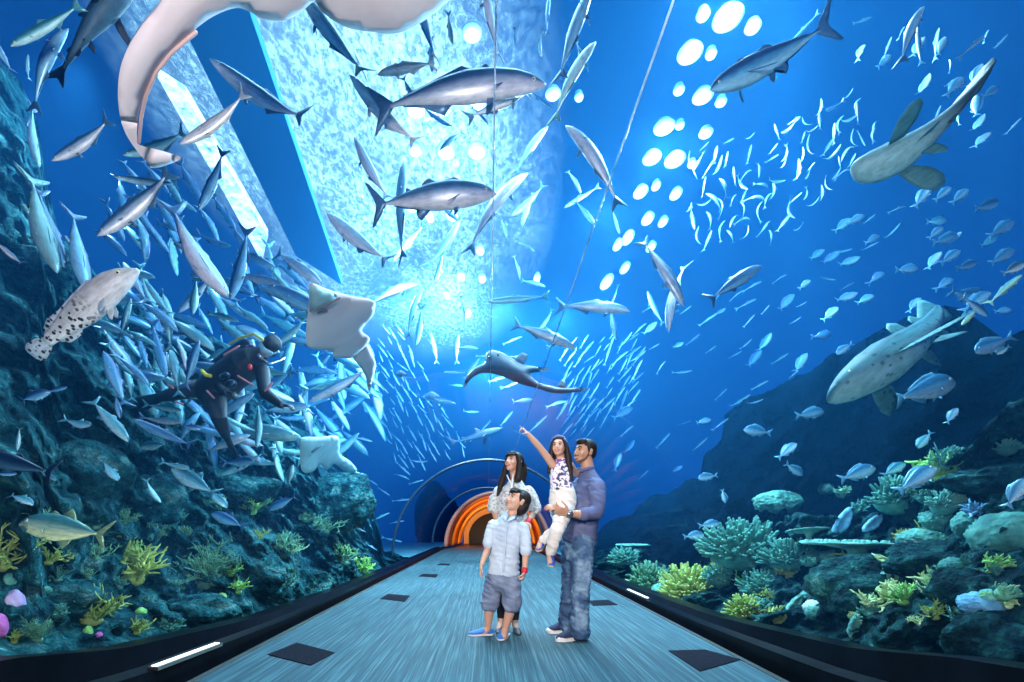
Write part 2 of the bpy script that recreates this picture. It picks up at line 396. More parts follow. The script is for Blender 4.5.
# ---- beams over the water
BM = mat('beam_paint', (.02, .19, .40, 1), .9, spec=.1)
def beam(name, pts, z, th, lab, mt=BM):
    q = [Vector(((px-CX)/(CY-py)*(z-EYE), F*(z-EYE)/(CY-py), z)) for px, py in pts]
    bm = bmesh.new(); lo = [bm.verts.new(v) for v in q]; hi = [bm.verts.new(v+Vector((0, 0, th))) for v in q]
    bm.faces.new(lo); bm.faces.new(hi[::-1])
    for i in range(len(q)): bm.faces.new((lo[i], lo[(i+1) % len(q)], hi[(i+1) % len(q)], hi[i]))
    bmesh.ops.recalc_face_normals(bm, faces=bm.faces)
    return obj(name, bm, mt, label=lab, cat='beam' if mt is BM else 'roof light', kind='structure')
beam('trim_7', [(150, -40), (232, -40), (342, 285), (296, 256)], SURF-.10, .12, 'dark blue beam spanning above the water at upper left')
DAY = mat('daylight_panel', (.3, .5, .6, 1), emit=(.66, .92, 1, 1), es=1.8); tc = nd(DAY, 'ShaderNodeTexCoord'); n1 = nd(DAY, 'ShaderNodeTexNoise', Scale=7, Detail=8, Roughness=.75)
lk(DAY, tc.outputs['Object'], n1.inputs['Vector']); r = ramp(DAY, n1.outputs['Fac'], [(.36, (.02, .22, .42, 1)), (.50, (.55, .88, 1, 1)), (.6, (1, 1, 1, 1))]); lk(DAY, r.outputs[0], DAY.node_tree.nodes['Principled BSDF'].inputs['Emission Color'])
beam('window_3', [(158, 78), (186, 96), (268, 236), (262, 262), (228, 200)], SURF-.12, .1, 'narrow strip of white daylight above the water at upper left', DAY)
# ================================================================ lights
def spot(loc, tgt, energy, size, col=(.55, .85, 1), blend=.6, rad=.15, name='tank_spot'):
    l = bpy.data.lights.new(name, 'SPOT'); l.energy = energy; l.spot_size = math.radians(size); l.spot_blend = blend; l.color = col; l.shadow_soft_size = rad
    o = bpy.data.objects.new(name, l); COL.objects.link(o); o.location = loc
    o.rotation_euler = (Vector(tgt)-Vector(loc)).to_track_quat('-Z', 'Y').to_euler(); return o
def area(loc, tgt, energy, sx, sy, col=(1, 1, 1), name='area_lamp', spread=180):
    l = bpy.data.lights.new(name, 'AREA'); l.shape = 'RECTANGLE'; l.energy = energy; l.size = sx; l.size_y = sy; l.color = col; l.spread = math.radians(spread)
    o = bpy.data.objects.new(name, l); COL.objects.link(o); o.location = loc
    o.rotation_euler = (Vector(tgt)-Vector(loc)).to_track_quat('-Z', 'Y').to_euler(); return o
# hall daylight on the water
area((-1.0, 7.5, 9.5), (-1.0, 7.5, 0), 1750, 5, 9, (.6, .9, 1))
area((4.5, 6, 9.5), (4.5, 6.5, 0), 200, 5, 6, (.62, .88, 1))
# shafts on the right, down the middle and over the left reef
for (x, y, tx, ty, e, s) in [(3.2, 5.0, 6.6, 8, 1700, 26), (4.4, 7.0, 8.8, 9.0, 1300, 18), (4.0, 4.0, 7.5, 5.5, 900, 14), (2.0, 8.0, 4.4, 12, 1500, 40),
                            (2.6, 4.0, 3.0, 5.5, 500, 60), (-1.3, 6.0, -2.6, 9, 1700, 60), (-1.0, 9.0, -1.6, 14, 1600, 60),
                            (-4.0, 4.5, -4.6, 4.0, 350, 70), (-3.4, 6.5, -4.6, 6.0, 900, 70), (.5, 12, .5, 18, 1500, 70)]:
    spot((x, y, SURF-.02), (tx, ty, 0), e*1.5, s)
# warm light of the exit vault
spot((PC, 22.5, .3), (PC, 24.5, 2.2), 300, 120, (1, .62, .3), .6, .1, 'vault_lamp')
spot((PC, 19.6, .7), (PC, 24, 1.9), 500, 110, (1, .6, .28), .6, .1, 'vault_lamp')
# unseen fill lamps added by the camera, for the people and the fish overhead
spot((-1.0, -.2, 2.0), (.25, 4.2, .85), 640, 36, (1, .88, .76), .5, .12, 'camera_fill')
area((.2, -.6, 1.6), (-.1, 2.6, 2.7), 120, .5, .5, (1, .93, .92), 'camera_fill')
# added uplights in the water behind the glass, no fixtures; brighten reef and fish
for s in (-1, 1):
    for y in (2.2, 4.0, 6.5, 9.5):
        spot((s*2.5, y, .35), (s*3.5, y+.3, 2.6), 24 if s < 0 else 12, 150, (.75, .95, 1), .8, .04, 'added_uplight')
# floodlights hanging over the water; the stretched ones are ripple glints built as lamps
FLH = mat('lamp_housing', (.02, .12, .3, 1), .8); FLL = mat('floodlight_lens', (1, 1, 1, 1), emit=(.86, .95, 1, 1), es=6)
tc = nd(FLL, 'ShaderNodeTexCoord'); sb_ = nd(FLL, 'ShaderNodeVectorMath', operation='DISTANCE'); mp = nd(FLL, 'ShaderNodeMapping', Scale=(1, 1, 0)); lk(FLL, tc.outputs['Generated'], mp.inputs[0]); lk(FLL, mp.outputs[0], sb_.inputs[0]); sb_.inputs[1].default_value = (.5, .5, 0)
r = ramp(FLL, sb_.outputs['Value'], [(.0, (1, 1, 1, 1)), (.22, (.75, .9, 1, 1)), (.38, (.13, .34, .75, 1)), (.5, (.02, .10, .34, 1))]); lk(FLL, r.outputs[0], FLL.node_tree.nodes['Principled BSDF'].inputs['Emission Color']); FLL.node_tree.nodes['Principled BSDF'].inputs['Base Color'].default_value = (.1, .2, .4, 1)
def lamp_or_glint(px, py, r, sy=1.0, lab='', dim=1):
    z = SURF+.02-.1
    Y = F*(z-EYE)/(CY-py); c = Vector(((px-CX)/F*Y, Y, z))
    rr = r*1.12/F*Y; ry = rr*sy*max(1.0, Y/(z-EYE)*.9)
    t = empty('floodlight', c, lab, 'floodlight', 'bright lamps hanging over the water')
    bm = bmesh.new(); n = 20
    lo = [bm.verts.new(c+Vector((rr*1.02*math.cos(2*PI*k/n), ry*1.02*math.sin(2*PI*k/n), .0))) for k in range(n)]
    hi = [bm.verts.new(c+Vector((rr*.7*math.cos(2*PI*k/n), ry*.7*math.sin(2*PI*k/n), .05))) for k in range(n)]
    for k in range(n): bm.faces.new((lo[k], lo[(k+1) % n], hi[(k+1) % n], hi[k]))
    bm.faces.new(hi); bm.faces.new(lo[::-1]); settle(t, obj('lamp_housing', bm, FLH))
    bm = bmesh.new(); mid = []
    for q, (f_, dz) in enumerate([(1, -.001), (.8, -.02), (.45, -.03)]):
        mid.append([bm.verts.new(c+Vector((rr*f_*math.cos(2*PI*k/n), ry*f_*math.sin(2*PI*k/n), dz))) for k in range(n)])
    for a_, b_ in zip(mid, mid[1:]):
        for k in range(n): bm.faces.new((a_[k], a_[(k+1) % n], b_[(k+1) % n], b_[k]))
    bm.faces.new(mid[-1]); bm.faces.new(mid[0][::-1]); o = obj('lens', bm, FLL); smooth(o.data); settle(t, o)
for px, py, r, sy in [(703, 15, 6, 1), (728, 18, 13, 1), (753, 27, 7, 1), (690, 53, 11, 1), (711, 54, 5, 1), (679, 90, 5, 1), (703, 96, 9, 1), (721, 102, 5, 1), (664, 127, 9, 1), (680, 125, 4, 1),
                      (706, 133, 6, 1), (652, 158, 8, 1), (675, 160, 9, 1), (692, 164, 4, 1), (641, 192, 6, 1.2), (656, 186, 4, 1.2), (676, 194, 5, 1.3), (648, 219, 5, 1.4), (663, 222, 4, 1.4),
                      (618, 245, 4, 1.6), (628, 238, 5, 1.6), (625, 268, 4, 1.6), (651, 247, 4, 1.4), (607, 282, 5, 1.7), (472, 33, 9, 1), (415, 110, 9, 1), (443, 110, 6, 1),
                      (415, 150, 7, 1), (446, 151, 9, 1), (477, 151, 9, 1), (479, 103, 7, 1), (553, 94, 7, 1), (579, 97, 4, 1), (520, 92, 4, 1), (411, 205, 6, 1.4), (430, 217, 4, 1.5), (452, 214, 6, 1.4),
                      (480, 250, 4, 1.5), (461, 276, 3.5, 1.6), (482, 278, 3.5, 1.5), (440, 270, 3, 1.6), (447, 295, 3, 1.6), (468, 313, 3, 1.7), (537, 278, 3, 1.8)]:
    lamp_or_glint(px, py, r, sy, 'white lamp or ripple glint in the water surface %s' % ('over the right half of the tunnel' if px > 590 else 'over the left half of the tunnel' if px < 500 else 'over the tunnel crown'))

for x_, y_, e_ in ((2.0, 3.7, 300), (2.1, 5.4, 200), (1.7, 6.6, 160), (.3, 9.5, 330), (-1.6, 9.0, 260), (1.6, 10, 260), (0, 13, 420), (-.4, 5.0, 50), (-.6, 6.4, 50)):  # point lights added under the surface for halos and brighter water, no fixtures
    l = bpy.data.lights.new('added_glow', 'POINT'); l.energy = e_*3; l.color = (.6, .88, 1); l.shadow_soft_size = .25
    o = bpy.data.objects.new('added_glow', l); COL.objects.link(o); o.location = (x_, y_, SURF-.15)
# ================================================================ reef
from mathutils.bvhtree import BVHTree
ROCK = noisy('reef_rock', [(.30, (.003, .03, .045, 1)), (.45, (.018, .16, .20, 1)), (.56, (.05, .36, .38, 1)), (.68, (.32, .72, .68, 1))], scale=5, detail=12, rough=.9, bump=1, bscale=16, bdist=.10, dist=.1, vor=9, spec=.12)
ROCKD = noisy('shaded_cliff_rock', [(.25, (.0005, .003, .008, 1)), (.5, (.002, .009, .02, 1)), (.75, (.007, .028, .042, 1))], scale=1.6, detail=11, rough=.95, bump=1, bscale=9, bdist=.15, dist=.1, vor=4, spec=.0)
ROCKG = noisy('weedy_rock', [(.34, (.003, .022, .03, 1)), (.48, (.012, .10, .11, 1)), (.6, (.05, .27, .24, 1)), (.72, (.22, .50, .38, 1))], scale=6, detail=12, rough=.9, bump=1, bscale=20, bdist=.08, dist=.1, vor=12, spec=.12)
SAND = noisy('pale_sand', [(.3, (.16, .42, .46, 1)), (.7, (.35, .66, .66, 1))], scale=9, rough=.95, bump=.6, bscale=20)
trees = []
def grow_face(name, prof_, x0, x1, ybase, depth, mt, label, rough_=.22, fr=1.0, nu=200, nv=90, seed=0, bottom=-.12, cat='reef rock', kind=None, vcurve=1.0, over=.35):
    """a rock face rising from the foot of the glass; prof_ is its skyline in the photograph"""
    X = [p[0] for p in prof_]; Yp = [p[1] for p in prof_]; bm = bmesh.new(); G = []
    for i in range(nu+1):
        px = lerp(x0, x1, i/nu); Yb = ybase(px); pb = CY+F*(EYE-bottom)/Yb; pt = interp(px, X, Yp)
        pt += 5*noise.noise((px*.05, seed, 3)) + 3*noise.noise((px*.17, seed, 5))
        pt = min(pt, pb-2); row = []
        for j in range(nv+1):
            v = j/nv; py = lerp(pb, pt, v); Y0 = Yb*(1+depth(px)*v**vcurve)
            p = P(px, py, Y0); q = Vector((p.x*fr, p.y*fr*.8, p.z*fr))+Vector((seed*7, 0, 0))
            n1 = noise.noise(q*.7); n2 = noise.ridged_multi_fractal(q*1.6, .9, 2.1, 5, .9, 2)-1.0; n3 = noise.noise(q*5)+.7*noise.noise(q*11)
            y = Y0*(1+rough_*(.9*n1-.55*n2*.8+.26*n3)*min(1, .25+v*2.5))
            y = max(y, Yb*.99)
            pp = P(px, py, y)
            rr = math.hypot(pp.x, pp.z-ZC)
            if rr < R0+.16: pp = P(px, py, y*(R0+.16)/rr)
            row.append(bm.verts.new(pp))
        top = row[-1].co
        for dy, dz in ((over, -.05), (over*3, -.5), (over*5, -2.2)):     # the far side of the crest
            q_ = Vector((0, 0, EYE))+(top-Vector((0, 0, EYE)))*(1+.22*dy); row.append(bm.verts.new((q_.x*(1+.12*dy), q_.y, q_.z+dz*.8)))
        G.append(row)
    for i in range(nu):
        for j in range(len(G[0])-1): bm.faces.new((G[i][j], G[i+1][j], G[i+1][j+1], G[i][j+1]))
    bmesh.ops.recalc_face_normals(bm, faces=bm.faces)
    trees.append(BVHTree.FromBMesh(bm))
    o = obj(name, bm, mt, label=label, cat=cat, kind=kind); smooth(o.data); return o
def hit(px, py, fallback=5):
    d = P(px, py, 1)-Vector((0, 0, EYE)); best = None
    for t in trees:
        r = t.ray_cast(Vector((0, 0, EYE)), d.normalized())
        if r[0] is not None and (best is None or r[0].y < best.y): best = r[0]
    return best if best is not None else P(px, py, fallback)
grow_face('reef_cliff', [(-150, 50), (0, 60), (22, 84), (38, 120), (46, 180), (60, 238), (108, 282), (180, 320), (240, 352), (300, 400), (345, 452), (372, 500), (384, 552), (432, 560)], -130, 430,
          lambda px: F*2.5/(CX-px), lambda px: interp(px, [-130, 100, 300, 430], [1.0, .9, .7, .15]), ROCK, 'rugged turquoise rock wall of the reef left of the walkway', rough_=.20, fr=1.3, nu=230, nv=110, seed=1)
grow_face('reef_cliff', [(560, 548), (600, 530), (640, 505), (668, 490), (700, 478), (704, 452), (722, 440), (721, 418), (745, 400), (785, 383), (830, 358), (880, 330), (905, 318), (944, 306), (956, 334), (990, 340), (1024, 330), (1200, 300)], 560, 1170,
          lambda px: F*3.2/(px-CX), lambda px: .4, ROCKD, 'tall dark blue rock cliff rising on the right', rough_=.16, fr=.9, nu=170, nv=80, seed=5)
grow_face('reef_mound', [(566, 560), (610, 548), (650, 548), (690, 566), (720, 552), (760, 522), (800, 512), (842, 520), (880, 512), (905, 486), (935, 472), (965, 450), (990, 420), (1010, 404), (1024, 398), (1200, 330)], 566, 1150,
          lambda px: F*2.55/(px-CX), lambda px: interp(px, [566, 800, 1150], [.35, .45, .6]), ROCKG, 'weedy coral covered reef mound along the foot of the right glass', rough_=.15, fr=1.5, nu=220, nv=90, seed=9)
# seabed
for s, nm in ((-1, 'left'), (1, 'right')):
    bm = bmesh.new(); G = []
    for i in range(41):
        x = s*lerp(2.38, 14, (i/40)**1.5); r_ = []
        for j in range(61):
            y = lerp(-3, 33, j/60); r_.append(bm.verts.new((x, y, -.08-.1*min(1, (abs(x)-2.38)*2)+.08*noise.noise((x, y, 2)))))
        G.append(r_)
    for i in range(40):
        for j in range(60): bm.faces.new((G[i][j], G[i+1][j], G[i+1][j+1], G[i][j+1]))
    bmesh.ops.recalc_face_normals(bm, faces=bm.faces)
    smooth(obj('ground', bm, SAND, label='pale sandy seabed on the %s side of the tunnel' % nm, cat='seabed', kind='structure').data)

def boulder(px, py, rpx, label, mt=ROCK, Y=None, sq=(1, 1, 1), seed=0, name='reef_boulder', amp=.35, push=0.0, lift=0):
    h = hit(px, py) if Y is None else P(px, py, Y); Yh = h.y; r = rpx/F*Yh
    c = P(px, py, Yh-push*r)+Vector((0, 0, lift))
    rr = math.hypot(c.x, c.z-ZC); need = R0+.12+r*1.05*max(sq)
    if rr < need and c.z > ZC-.3:
        Yn = c.y*need/rr; c = P(px, py, Yn); r = rpx/F*Yn
    bm = bmesh.new(); bmesh.ops.create_icosphere(bm, subdivisions=5, radius=1)
    for v in bm.verts:
        n_ = v.co.normalized(); q = n_*1.3+Vector((seed*3.7, px*.1, py*.1))
        k = 1+amp*(noise.noise(q)*1.1+.5*(noise.ridged_multi_fractal(q*1.5, .9, 2, 4, .8, 2)-1)*.6+.12*noise.noise(q*6))
        v.co = Vector((n_.x*sq[0], n_.y*sq[1], n_.z*sq[2]))*k*r
    o = obj(name, bm, mt, label=label, cat='rock'); o.location = c; smooth(o.data); return o
boulder(340, 500, 34, 'rounded turquoise boulder under the small ray', sq=(1, 1, .85), seed=1, amp=.28)
boulder(240, 490, 26, 'dark flat boulder left of the rounded one', sq=(1.3, 1, .6), seed=2)
boulder(306, 590, 22, 'pointed grey blue rock at the foot of the left glass', sq=(1, 1, 1), seed=3, amp=.5)
boulder(80, 470, 36, 'broad knobbly boulder behind the dark olive fish', sq=(1.2, 1, .8), seed=4)
boulder(150, 500, 30, 'pale blue craggy boulder left of centre on the left reef', sq=(1, .9, .9), seed=5)
boulder(30, 275, 34, 'turquoise ledge rock above the spotted grouper', sq=(1.5, 1, .6), seed=6)
boulder(255, 395, 30, 'blue rock just behind the arm of the diver', sq=(1.2, 1, .7), seed=7, push=-.4)
boulder(60, 600, 30, 'low pale rock beside the yellow green staghorn', sq=(1.3, 1, .7), seed=8, amp=.3)
boulder(200, 610, 26, 'low turquoise rock by the kerb at left', sq=(1.4, 1, .6), seed=9, amp=.3)
boulder(262, 575, 22, 'teal rock with dark cleft beside the pointed rock', sq=(1.1, 1, .8), seed=10)
boulder(935, 562, 36, 'blue green slab rock right of the plate coral', ROCKG, sq=(1.4, 1, .55), seed=11)
boulder(965, 595, 28, 'dark rounded rock low on the right reef', ROCKG, sq=(1, 1, .9), seed=12)
boulder(1005, 480, 36, 'teal rock shelf at the right frame edge', ROCKG, sq=(1.5, 1, .6), seed=13)
boulder(990, 640, 34, 'dark weedy rock in the bottom right corner', ROCKG, sq=(1.2, 1, .9), seed=14)
boulder(870, 590, 40, 'large dark rock hump under the plate coral', ROCKG, sq=(1.3, 1, .8), seed=15)

# ---- corals
def coralmat(name, c0, c1, c2=None):
    return noisy(name, [(.3, (*c0, 1)), (.55, (*c1, 1)), (.75, (*(c2 or c1), 1))], scale=9, rough=.75, bump=.5, bscale=40, bdist=.01)
YG = coralmat('yellow_green_coral', (.12, .20, .03), (.32, .42, .09), (.55, .60, .22))
DG = coralmat('dark_green_coral', (.03, .12, .07), (.10, .28, .16), (.25, .42, .2))
TG = coralmat('teal_green_coral', (.02, .13, .11), (.07, .28, .21), (.20, .44, .28))
PY = coralmat('pale_yellow_finger_coral', (.30, .42, .14), (.56, .70, .32), (.86, .92, .6))
LG = coralmat('bright_green_coral', (.10, .34, .08), (.30, .62, .14), (.55, .8, .25))
PG = coralmat('plate_coral_green', (.04, .20, .17), (.13, .38, .30), (.28, .52, .40))
LI = coralmat('lilac_coralline', (.36, .20, .44), (.56, .38, .60), (.75, .6, .76))
PK = coralmat('magenta_coralline', (.40, .06, .28), (.62, .14, .44)); OR = coralmat('orange_sponge', (.45, .25, .05), (.70, .42, .12))
WH = coralmat('white_sponge', (.40, .50, .50), (.70, .78, .74)); BL = coralmat('pale_blue_coral', (.05, .20, .32), (.14, .36, .52), (.34, .58, .72))
def base_at(px, py, back=.0):
    h = hit(px, py); return h
def staghorn(px, py, size, n, mt, label, seed=0, spread=1.0, th=.034, levels=2, name='staghorn_coral', up=.7, at=None, cat='coral'):
    """size in pixels; branching coral standing on the reef at (px, py)"""
    rnd = random.Random(seed*13+1); h = at or base_at(px, py); s = size/F*h.y; bm = bmesh.new()
    def br(p, d, L, r, lv):
        pts = [p]; q = p.copy(); dd = d.copy()
        for _ in range(3):
            dd = (dd+Vector((rnd.gauss(0, .22), rnd.gauss(0, .22), rnd.gauss(.06, .16)))).normalized(); q = q+dd*L/3; pts.append(q.copy())
        tube(bm, pts, [r, r*.88, r*.72, r*.42], n=7)
        if lv > 0:
            for _ in range(rnd.choice([2, 3, 3])):
                k = rnd.choice([1, 2, 3]); nd_ = (dd+Vector((rnd.gauss(0, .75), rnd.gauss(0, .75), rnd.gauss(.1, .5)))).normalized()
                br(pts[k], nd_, L*rnd.uniform(.5, .8), r*.78, lv-1)
    out = Vector((-math.copysign(1, h.x), -.35, 0))
    n = int(n*1.5)
    for i in range(n):
        a = rnd.uniform(0, 2*PI); d = Vector((math.cos(a)*spread, math.sin(a)*spread*.6, up+rnd.uniform(0, .5)))+out*.28
        br(h+Vector((rnd.gauss(0, .07), rnd.gauss(0, .05), 0))*s, d.normalized(), s*rnd.uniform(.38, .6), s*th, levels)
    ball(bm, h, (s*.22, s*.2, s*.14))
    rr = R0+.1
    for v in bm.verts:
        q = math.hypot(v.co.x, v.co.z-ZC)
        if q < rr:
            v.co.x *= rr/q
            if v.co.z > ZC: v.co.z = ZC+(v.co.z-ZC)*rr/q
    o = obj(name, bm, mt, label=label, cat=cat); smooth(o.data); return o
def fingers(*a, **k):
    a = list(a)
    if len(a) > 7: a[7] = int(a[7]*2.2)
    if len(a) > 8: a[8] = a[8]*.62
    return fingers_(*a, **k)
def fingers_(px, py, w_, h_, mt, label, seed=0, n=90, fr=.040, name='finger_coral', flen=.2):
    """a bushy hump of stubby fingers, w_ x h_ pixels"""
    rnd = random.Random(seed*7+3); c = base_at(px, py); sx = w_/F*c.y/2; sz = h_/F*c.y/2; bm = bmesh.new()
    r_ = math.hypot(c.x, c.z-ZC); need = R0+.14+min(sx, sz)*.9
    if r_ < need: c = P(px, py, c.y*need/r_)
    q = ball(bm, c, (sx*.85, sx*.75, sz*.85), seg=18, rings=12)
    for i in range(n):
        a = rnd.uniform(0, 2*PI); z = rnd.uniform(-.3, 1); s = math.sqrt(max(0, 1-z*z))
        d = Vector((math.cos(a)*s, math.sin(a)*s, z))
        if d.y > .35: d.y = -d.y
        p = c+Vector((d.x*sx*.8, d.y*sx*.7, d.z*sz*.8)); L = flen*(sx+sz)/2*rnd.uniform(.7, 1.5)*2
        u = (d+Vector((rnd.gauss(0, .3), rnd.gauss(0, .3), .35))).normalized(); r = fr*(sx+sz)/2*rnd.uniform(.8, 1.2)*2
        tube(bm, [p, p+u*L*.5, p+u*L], [r, r*.95, r*.7], n=6)
    rr = R0+.1
    for v in bm.verts:
        q = math.hypot(v.co.x, v.co.z-ZC)
        if q < rr and v.co.z > -.2: v.co.x *= rr/q
    o = obj(name, bm, mt, label=label, cat='coral'); smooth(o.data); return o
def table(px, py, w_, h_, mt, label, seed=0, tilt=0, name='plate_coral'):
    c = base_at(px, py); s = w_/F*c.y/2; rnd = random.Random(seed)
    c = c+Vector((-math.copysign(.3*s, c.x), -.3*s, 0)); r_ = math.hypot(c.x, c.z-ZC)
    if r_ < R0+.15+s: c = P(px, py, c.y*(R0+.2+s)/r_); s = w_/F*c.y/2
    bm = bmesh.new(); ringsT = []; K = 44; prof_ = [(0, -.05), (.3, -.02), (.6, .02), (.85, .05), (1, .06), (1.02, .03), (.98, .0), (.6, -.05), (.2, -.16), (.12, -.45), (.16, -.7)]
    for r, z in prof_:
        ringsT.append([bm.verts.new(Vector((r*s*math.cos(2*PI*k/K)*(1+.09*noise.noise((math.cos(2*PI*k/K)*2, math.sin(2*PI*k/K)*2, seed))*r),
                       r*s*.8*math.sin(2*PI*k/K)*(1+.12*noise.noise((math.cos(2*PI*k/K)*2, math.sin(2*PI*k/K)*2, seed))*r), z*s*.7+.03*s*noise.noise((r*3, k*.4, seed))+(0 if z < -.3 else -tilt*s*r*math.sin(2*PI*k/K)*.5)))) for k in range(K)])
    for a_, b_ in zip(ringsT, ringsT[1:]):
        for k in range(K):
            if a_ is ringsT[0]: pass
            bm.faces.new((a_[k], a_[(k+1) % K], b_[(k+1) % K], b_[k]))
    bm.faces.new(ringsT[-1]); bmesh.ops.remove_doubles(bm, verts=bm.verts, dist=1e-5)
    # little knobs over the top give it its grain
    for i in range(140):
        a = rnd.uniform(0, 2*PI); q = math.sqrt(rnd.random())*.95; x, y = q*s*math.cos(a), q*s*.8*math.sin(a)
        ball(bm, (x, y, .03*s-tilt*s*q*math.sin(a)*.5), (s*.035, s*.035, s*.05), seg=6, rings=4)
    bmesh.ops.recalc_face_normals(bm, faces=bm.faces)
    o = obj(name, bm, mt, label=label, cat='coral'); o.location = c; smooth(o.data); return o
def dome(px, py, w_, h_, mt, label, seed=0, name='brain_coral', groove=.06, fq=6, cat='coral'):
    c = base_at(px, py); s = w_/F*c.y/2; sz = h_/F*c.y/2; bm = bmesh.new(); bmesh.ops.create_icosphere(bm, subdivisions=5, radius=1)
    r_ = math.hypot(c.x, c.z-ZC)
    if r_ < R0+.12+s and c.z > -.3: c = P(px, py, c.y*(R0+.14+s)/r_); s = w_/F*c.y/2; sz = h_/F*c.y/2
    for v in bm.verts:
        n_ = v.co.normalized(); g = abs(noise.noise(n_*fq+Vector((seed, 0, 0))))
        k = 1+.12*noise.noise(n_*1.6+Vector((seed, 2, 1)))+groove*(g*3-1); v.co = Vector((n_.x*s, n_.y*s, n_.z*sz))*k
    o = obj(name, bm, mt, label=label, cat=cat); o.location = c; smooth(o.data); return o
def leafy(px, py, w_, h_, mt, label, ang=0, name='leaf_sponge', cat='sponge', veins=True):
    c = base_at(px, py); k = (c.y-.0); sc_ = 1/F*k; c = c+Vector((-math.copysign(.08, c.x), -.10, 0))
    r_ = math.hypot(c.x, c.z-ZC)
    if r_ < R0+.25: c = P(px, py, c.y*(R0+.28)/r_)
    out_ = cr([(0, -1), (.45, -.6), (.62, 0), (.4, .6), (0, 1), (-.45, .6), (-.6, 0), (-.42, -.6)], 4); a = math.radians(ang)
    def place(u, v, s, h):
        x, z = u*w_/2*sc_, v*h_/2*sc_; X_ = x*math.cos(a)-z*math.sin(a); Z_ = x*math.sin(a)+z*math.cos(a)
        cup = .35*(u*u)*w_*sc_
        return c+Vector((X_, h*s-cup-.01*math.sin(v*14)*abs(u), Z_))
    b = blanket(out_, .16, place, lambda u, v, d: .03*h_/40*c.y/4)
    if veins:
        tube(b, [place(0, v, -1, .018) for v in (-1, -.5, 0, .5, .9)], .008*c.y/3, n=6)
        for v in (-.6, -.3, 0, .3, .6):
            for s in (-1, 1): tube(b, [place(0, v, -1, .016), place(s*.42, v+.22, -1, .022)], .005*c.y/3, n=5)
    o = obj(name, b, mt, label=label, cat=cat); smooth(o.data); return o

# left reef
staghorn(92, 622, 44, 12, YG, 'yellow green staghorn coral low on the left reef, nearest the kerb', 1, spread=1.1)
staghorn(132, 580, 50, 14, YG, 'larger olive green staghorn coral above the nearest one on the left', 2, spread=1.1, th=.04)
staghorn(2, 568, 44, 7, YG, 'yellow green staghorn cut by the left frame edge', 3)
staghorn(205, 585, 42, 16, DG, 'fine dark green bushy coral on the left reef, right of the staghorns', 4, th=.028, levels=3)
staghorn(252, 512, 22, 9, LG, 'small green tufted coral over the dark flat boulder', 5, th=.04)
staghorn(286, 556, 30, 12, DG, 'dark olive coral bush left of the rounded boulder', 6, th=.035)
staghorn(325, 532, 22, 9, DG, 'small dark green coral under the rounded boulder', 7, th=.04)
staghorn(362, 572, 22, 11, LG, 'bright green coral tuft on the far sand near the tunnel joint', 8, th=.05)
staghorn(342, 555, 14, 8, LG, 'small bright green coral beside the far tuft', 18, th=.05)
staghorn(36, 640, 26, 10, DG, 'thin brown green coral twigs at the bottom left', 9, th=.022, levels=3)
dome(14, 603, 17, 26, LI, 'lilac egg shaped coralline rock at the left frame edge', 1, 'coralline_rock', .02, 2)
dome(0, 626, 13, 24, PK, 'magenta coralline lump at the left frame edge', 2, 'coralline_rock', .03, 2)
dome(10, 580, 11, 14, TG, 'small grey green round coral above the lilac rock', 3, 'round_coral', .03)
dome(88, 632, 8, 13, LG, 'green round sponge at the foot of the near staghorn', 4, 'round_sponge', .03, cat='sponge')
dome(99, 635, 6, 6, PK, 'tiny pink ball sponge beside the green one', 5, 'ball_sponge', .03, cat='sponge')
dome(141, 612, 10, 9, LG, 'small bright green lump beside the large staghorn', 6, 'round_coral', .03)
dome(222, 597, 9, 9, LG, 'small green ball coral under the dark bushy coral', 7, 'ball_coral', .03)
dome(345, 503, 52, 44, TG, 'wide teal encrusted dome coral over the rounded boulder', 8, 'dome_coral', .05, 5)
# right reef
table(860, 543, 96, 20, PG, 'widest pale green plate coral in the middle of the right reef', 1)
table(811, 531, 42, 12, PG, 'smaller green plate coral left of the widest one', 2, tilt=.3)
table(640, 545, 40, 10, PG, 'pale plate coral far down the right glass behind the man', 3)
table(600, 572, 20, 8, PG, 'tiny pale plate coral just right of the man', 4)
dome(777, 503, 42, 26, TG, 'green mossy dome coral at the top of the right reef', 11)
dome(1014, 536, 66, 52, TG, 'big bright teal dome coral at the right frame edge', 12, groove=.05, fq=9)
dome(942, 520, 34, 30, TG, 'round brain coral left of the blue spiky coral', 13, groove=.09)
dome(922, 542, 40, 26, TG, 'grooved brain coral behind the plate coral', 14, groove=.09, fq=8)
dome(970, 525, 28, 30, TG, 'green coral mound right of the round brain coral', 15, groove=.07)
dome(812, 608, 15, 16, WH, 'small striped round coral on the dark rock hump', 16, 'round_coral', .12, 9)
dome(821, 596, 8, 9, OR, 'orange ball sponge above the striped coral', 17, 'ball_sponge', .03, cat='sponge')
dome(660, 592, 17, 18, PG, 'small teal round coral at the far foot of the right glass', 18)
dome(979, 604, 34, 26, BL, 'blue grey rough round coral low right', 19)
fingers(745, 552, 84, 44, TG, 'large bushy teal finger coral hump, left part of the right reef', 1, 150, .05)
fingers(790, 560, 54, 30, TG, 'teal finger coral hump under the smaller plate', 2, 100, .055)
fingers(690, 592, 52, 42, YG, 'yellow green finger coral bush nearest the far kerb on the right', 3, 110, .06)
fingers(648, 582, 40, 30, DG, 'dark green finger coral bush far along the right glass', 4, 80, .06)
fingers(762, 588, 42, 30, TG, 'teal green finger coral bush under the large hump', 5, 80, .06)
fingers(745, 612, 34, 26, YG, 'yellow tipped finger coral bush low by the right kerb', 6, 70, .07)
fingers(895, 500, 44, 36, TG, 'dim teal finger coral under the bright oval fish', 7, 80, .06)
fingers(944, 505, 28, 24, PG, 'pale knobbed finger coral on top of the brain coral', 8, 70, .07)
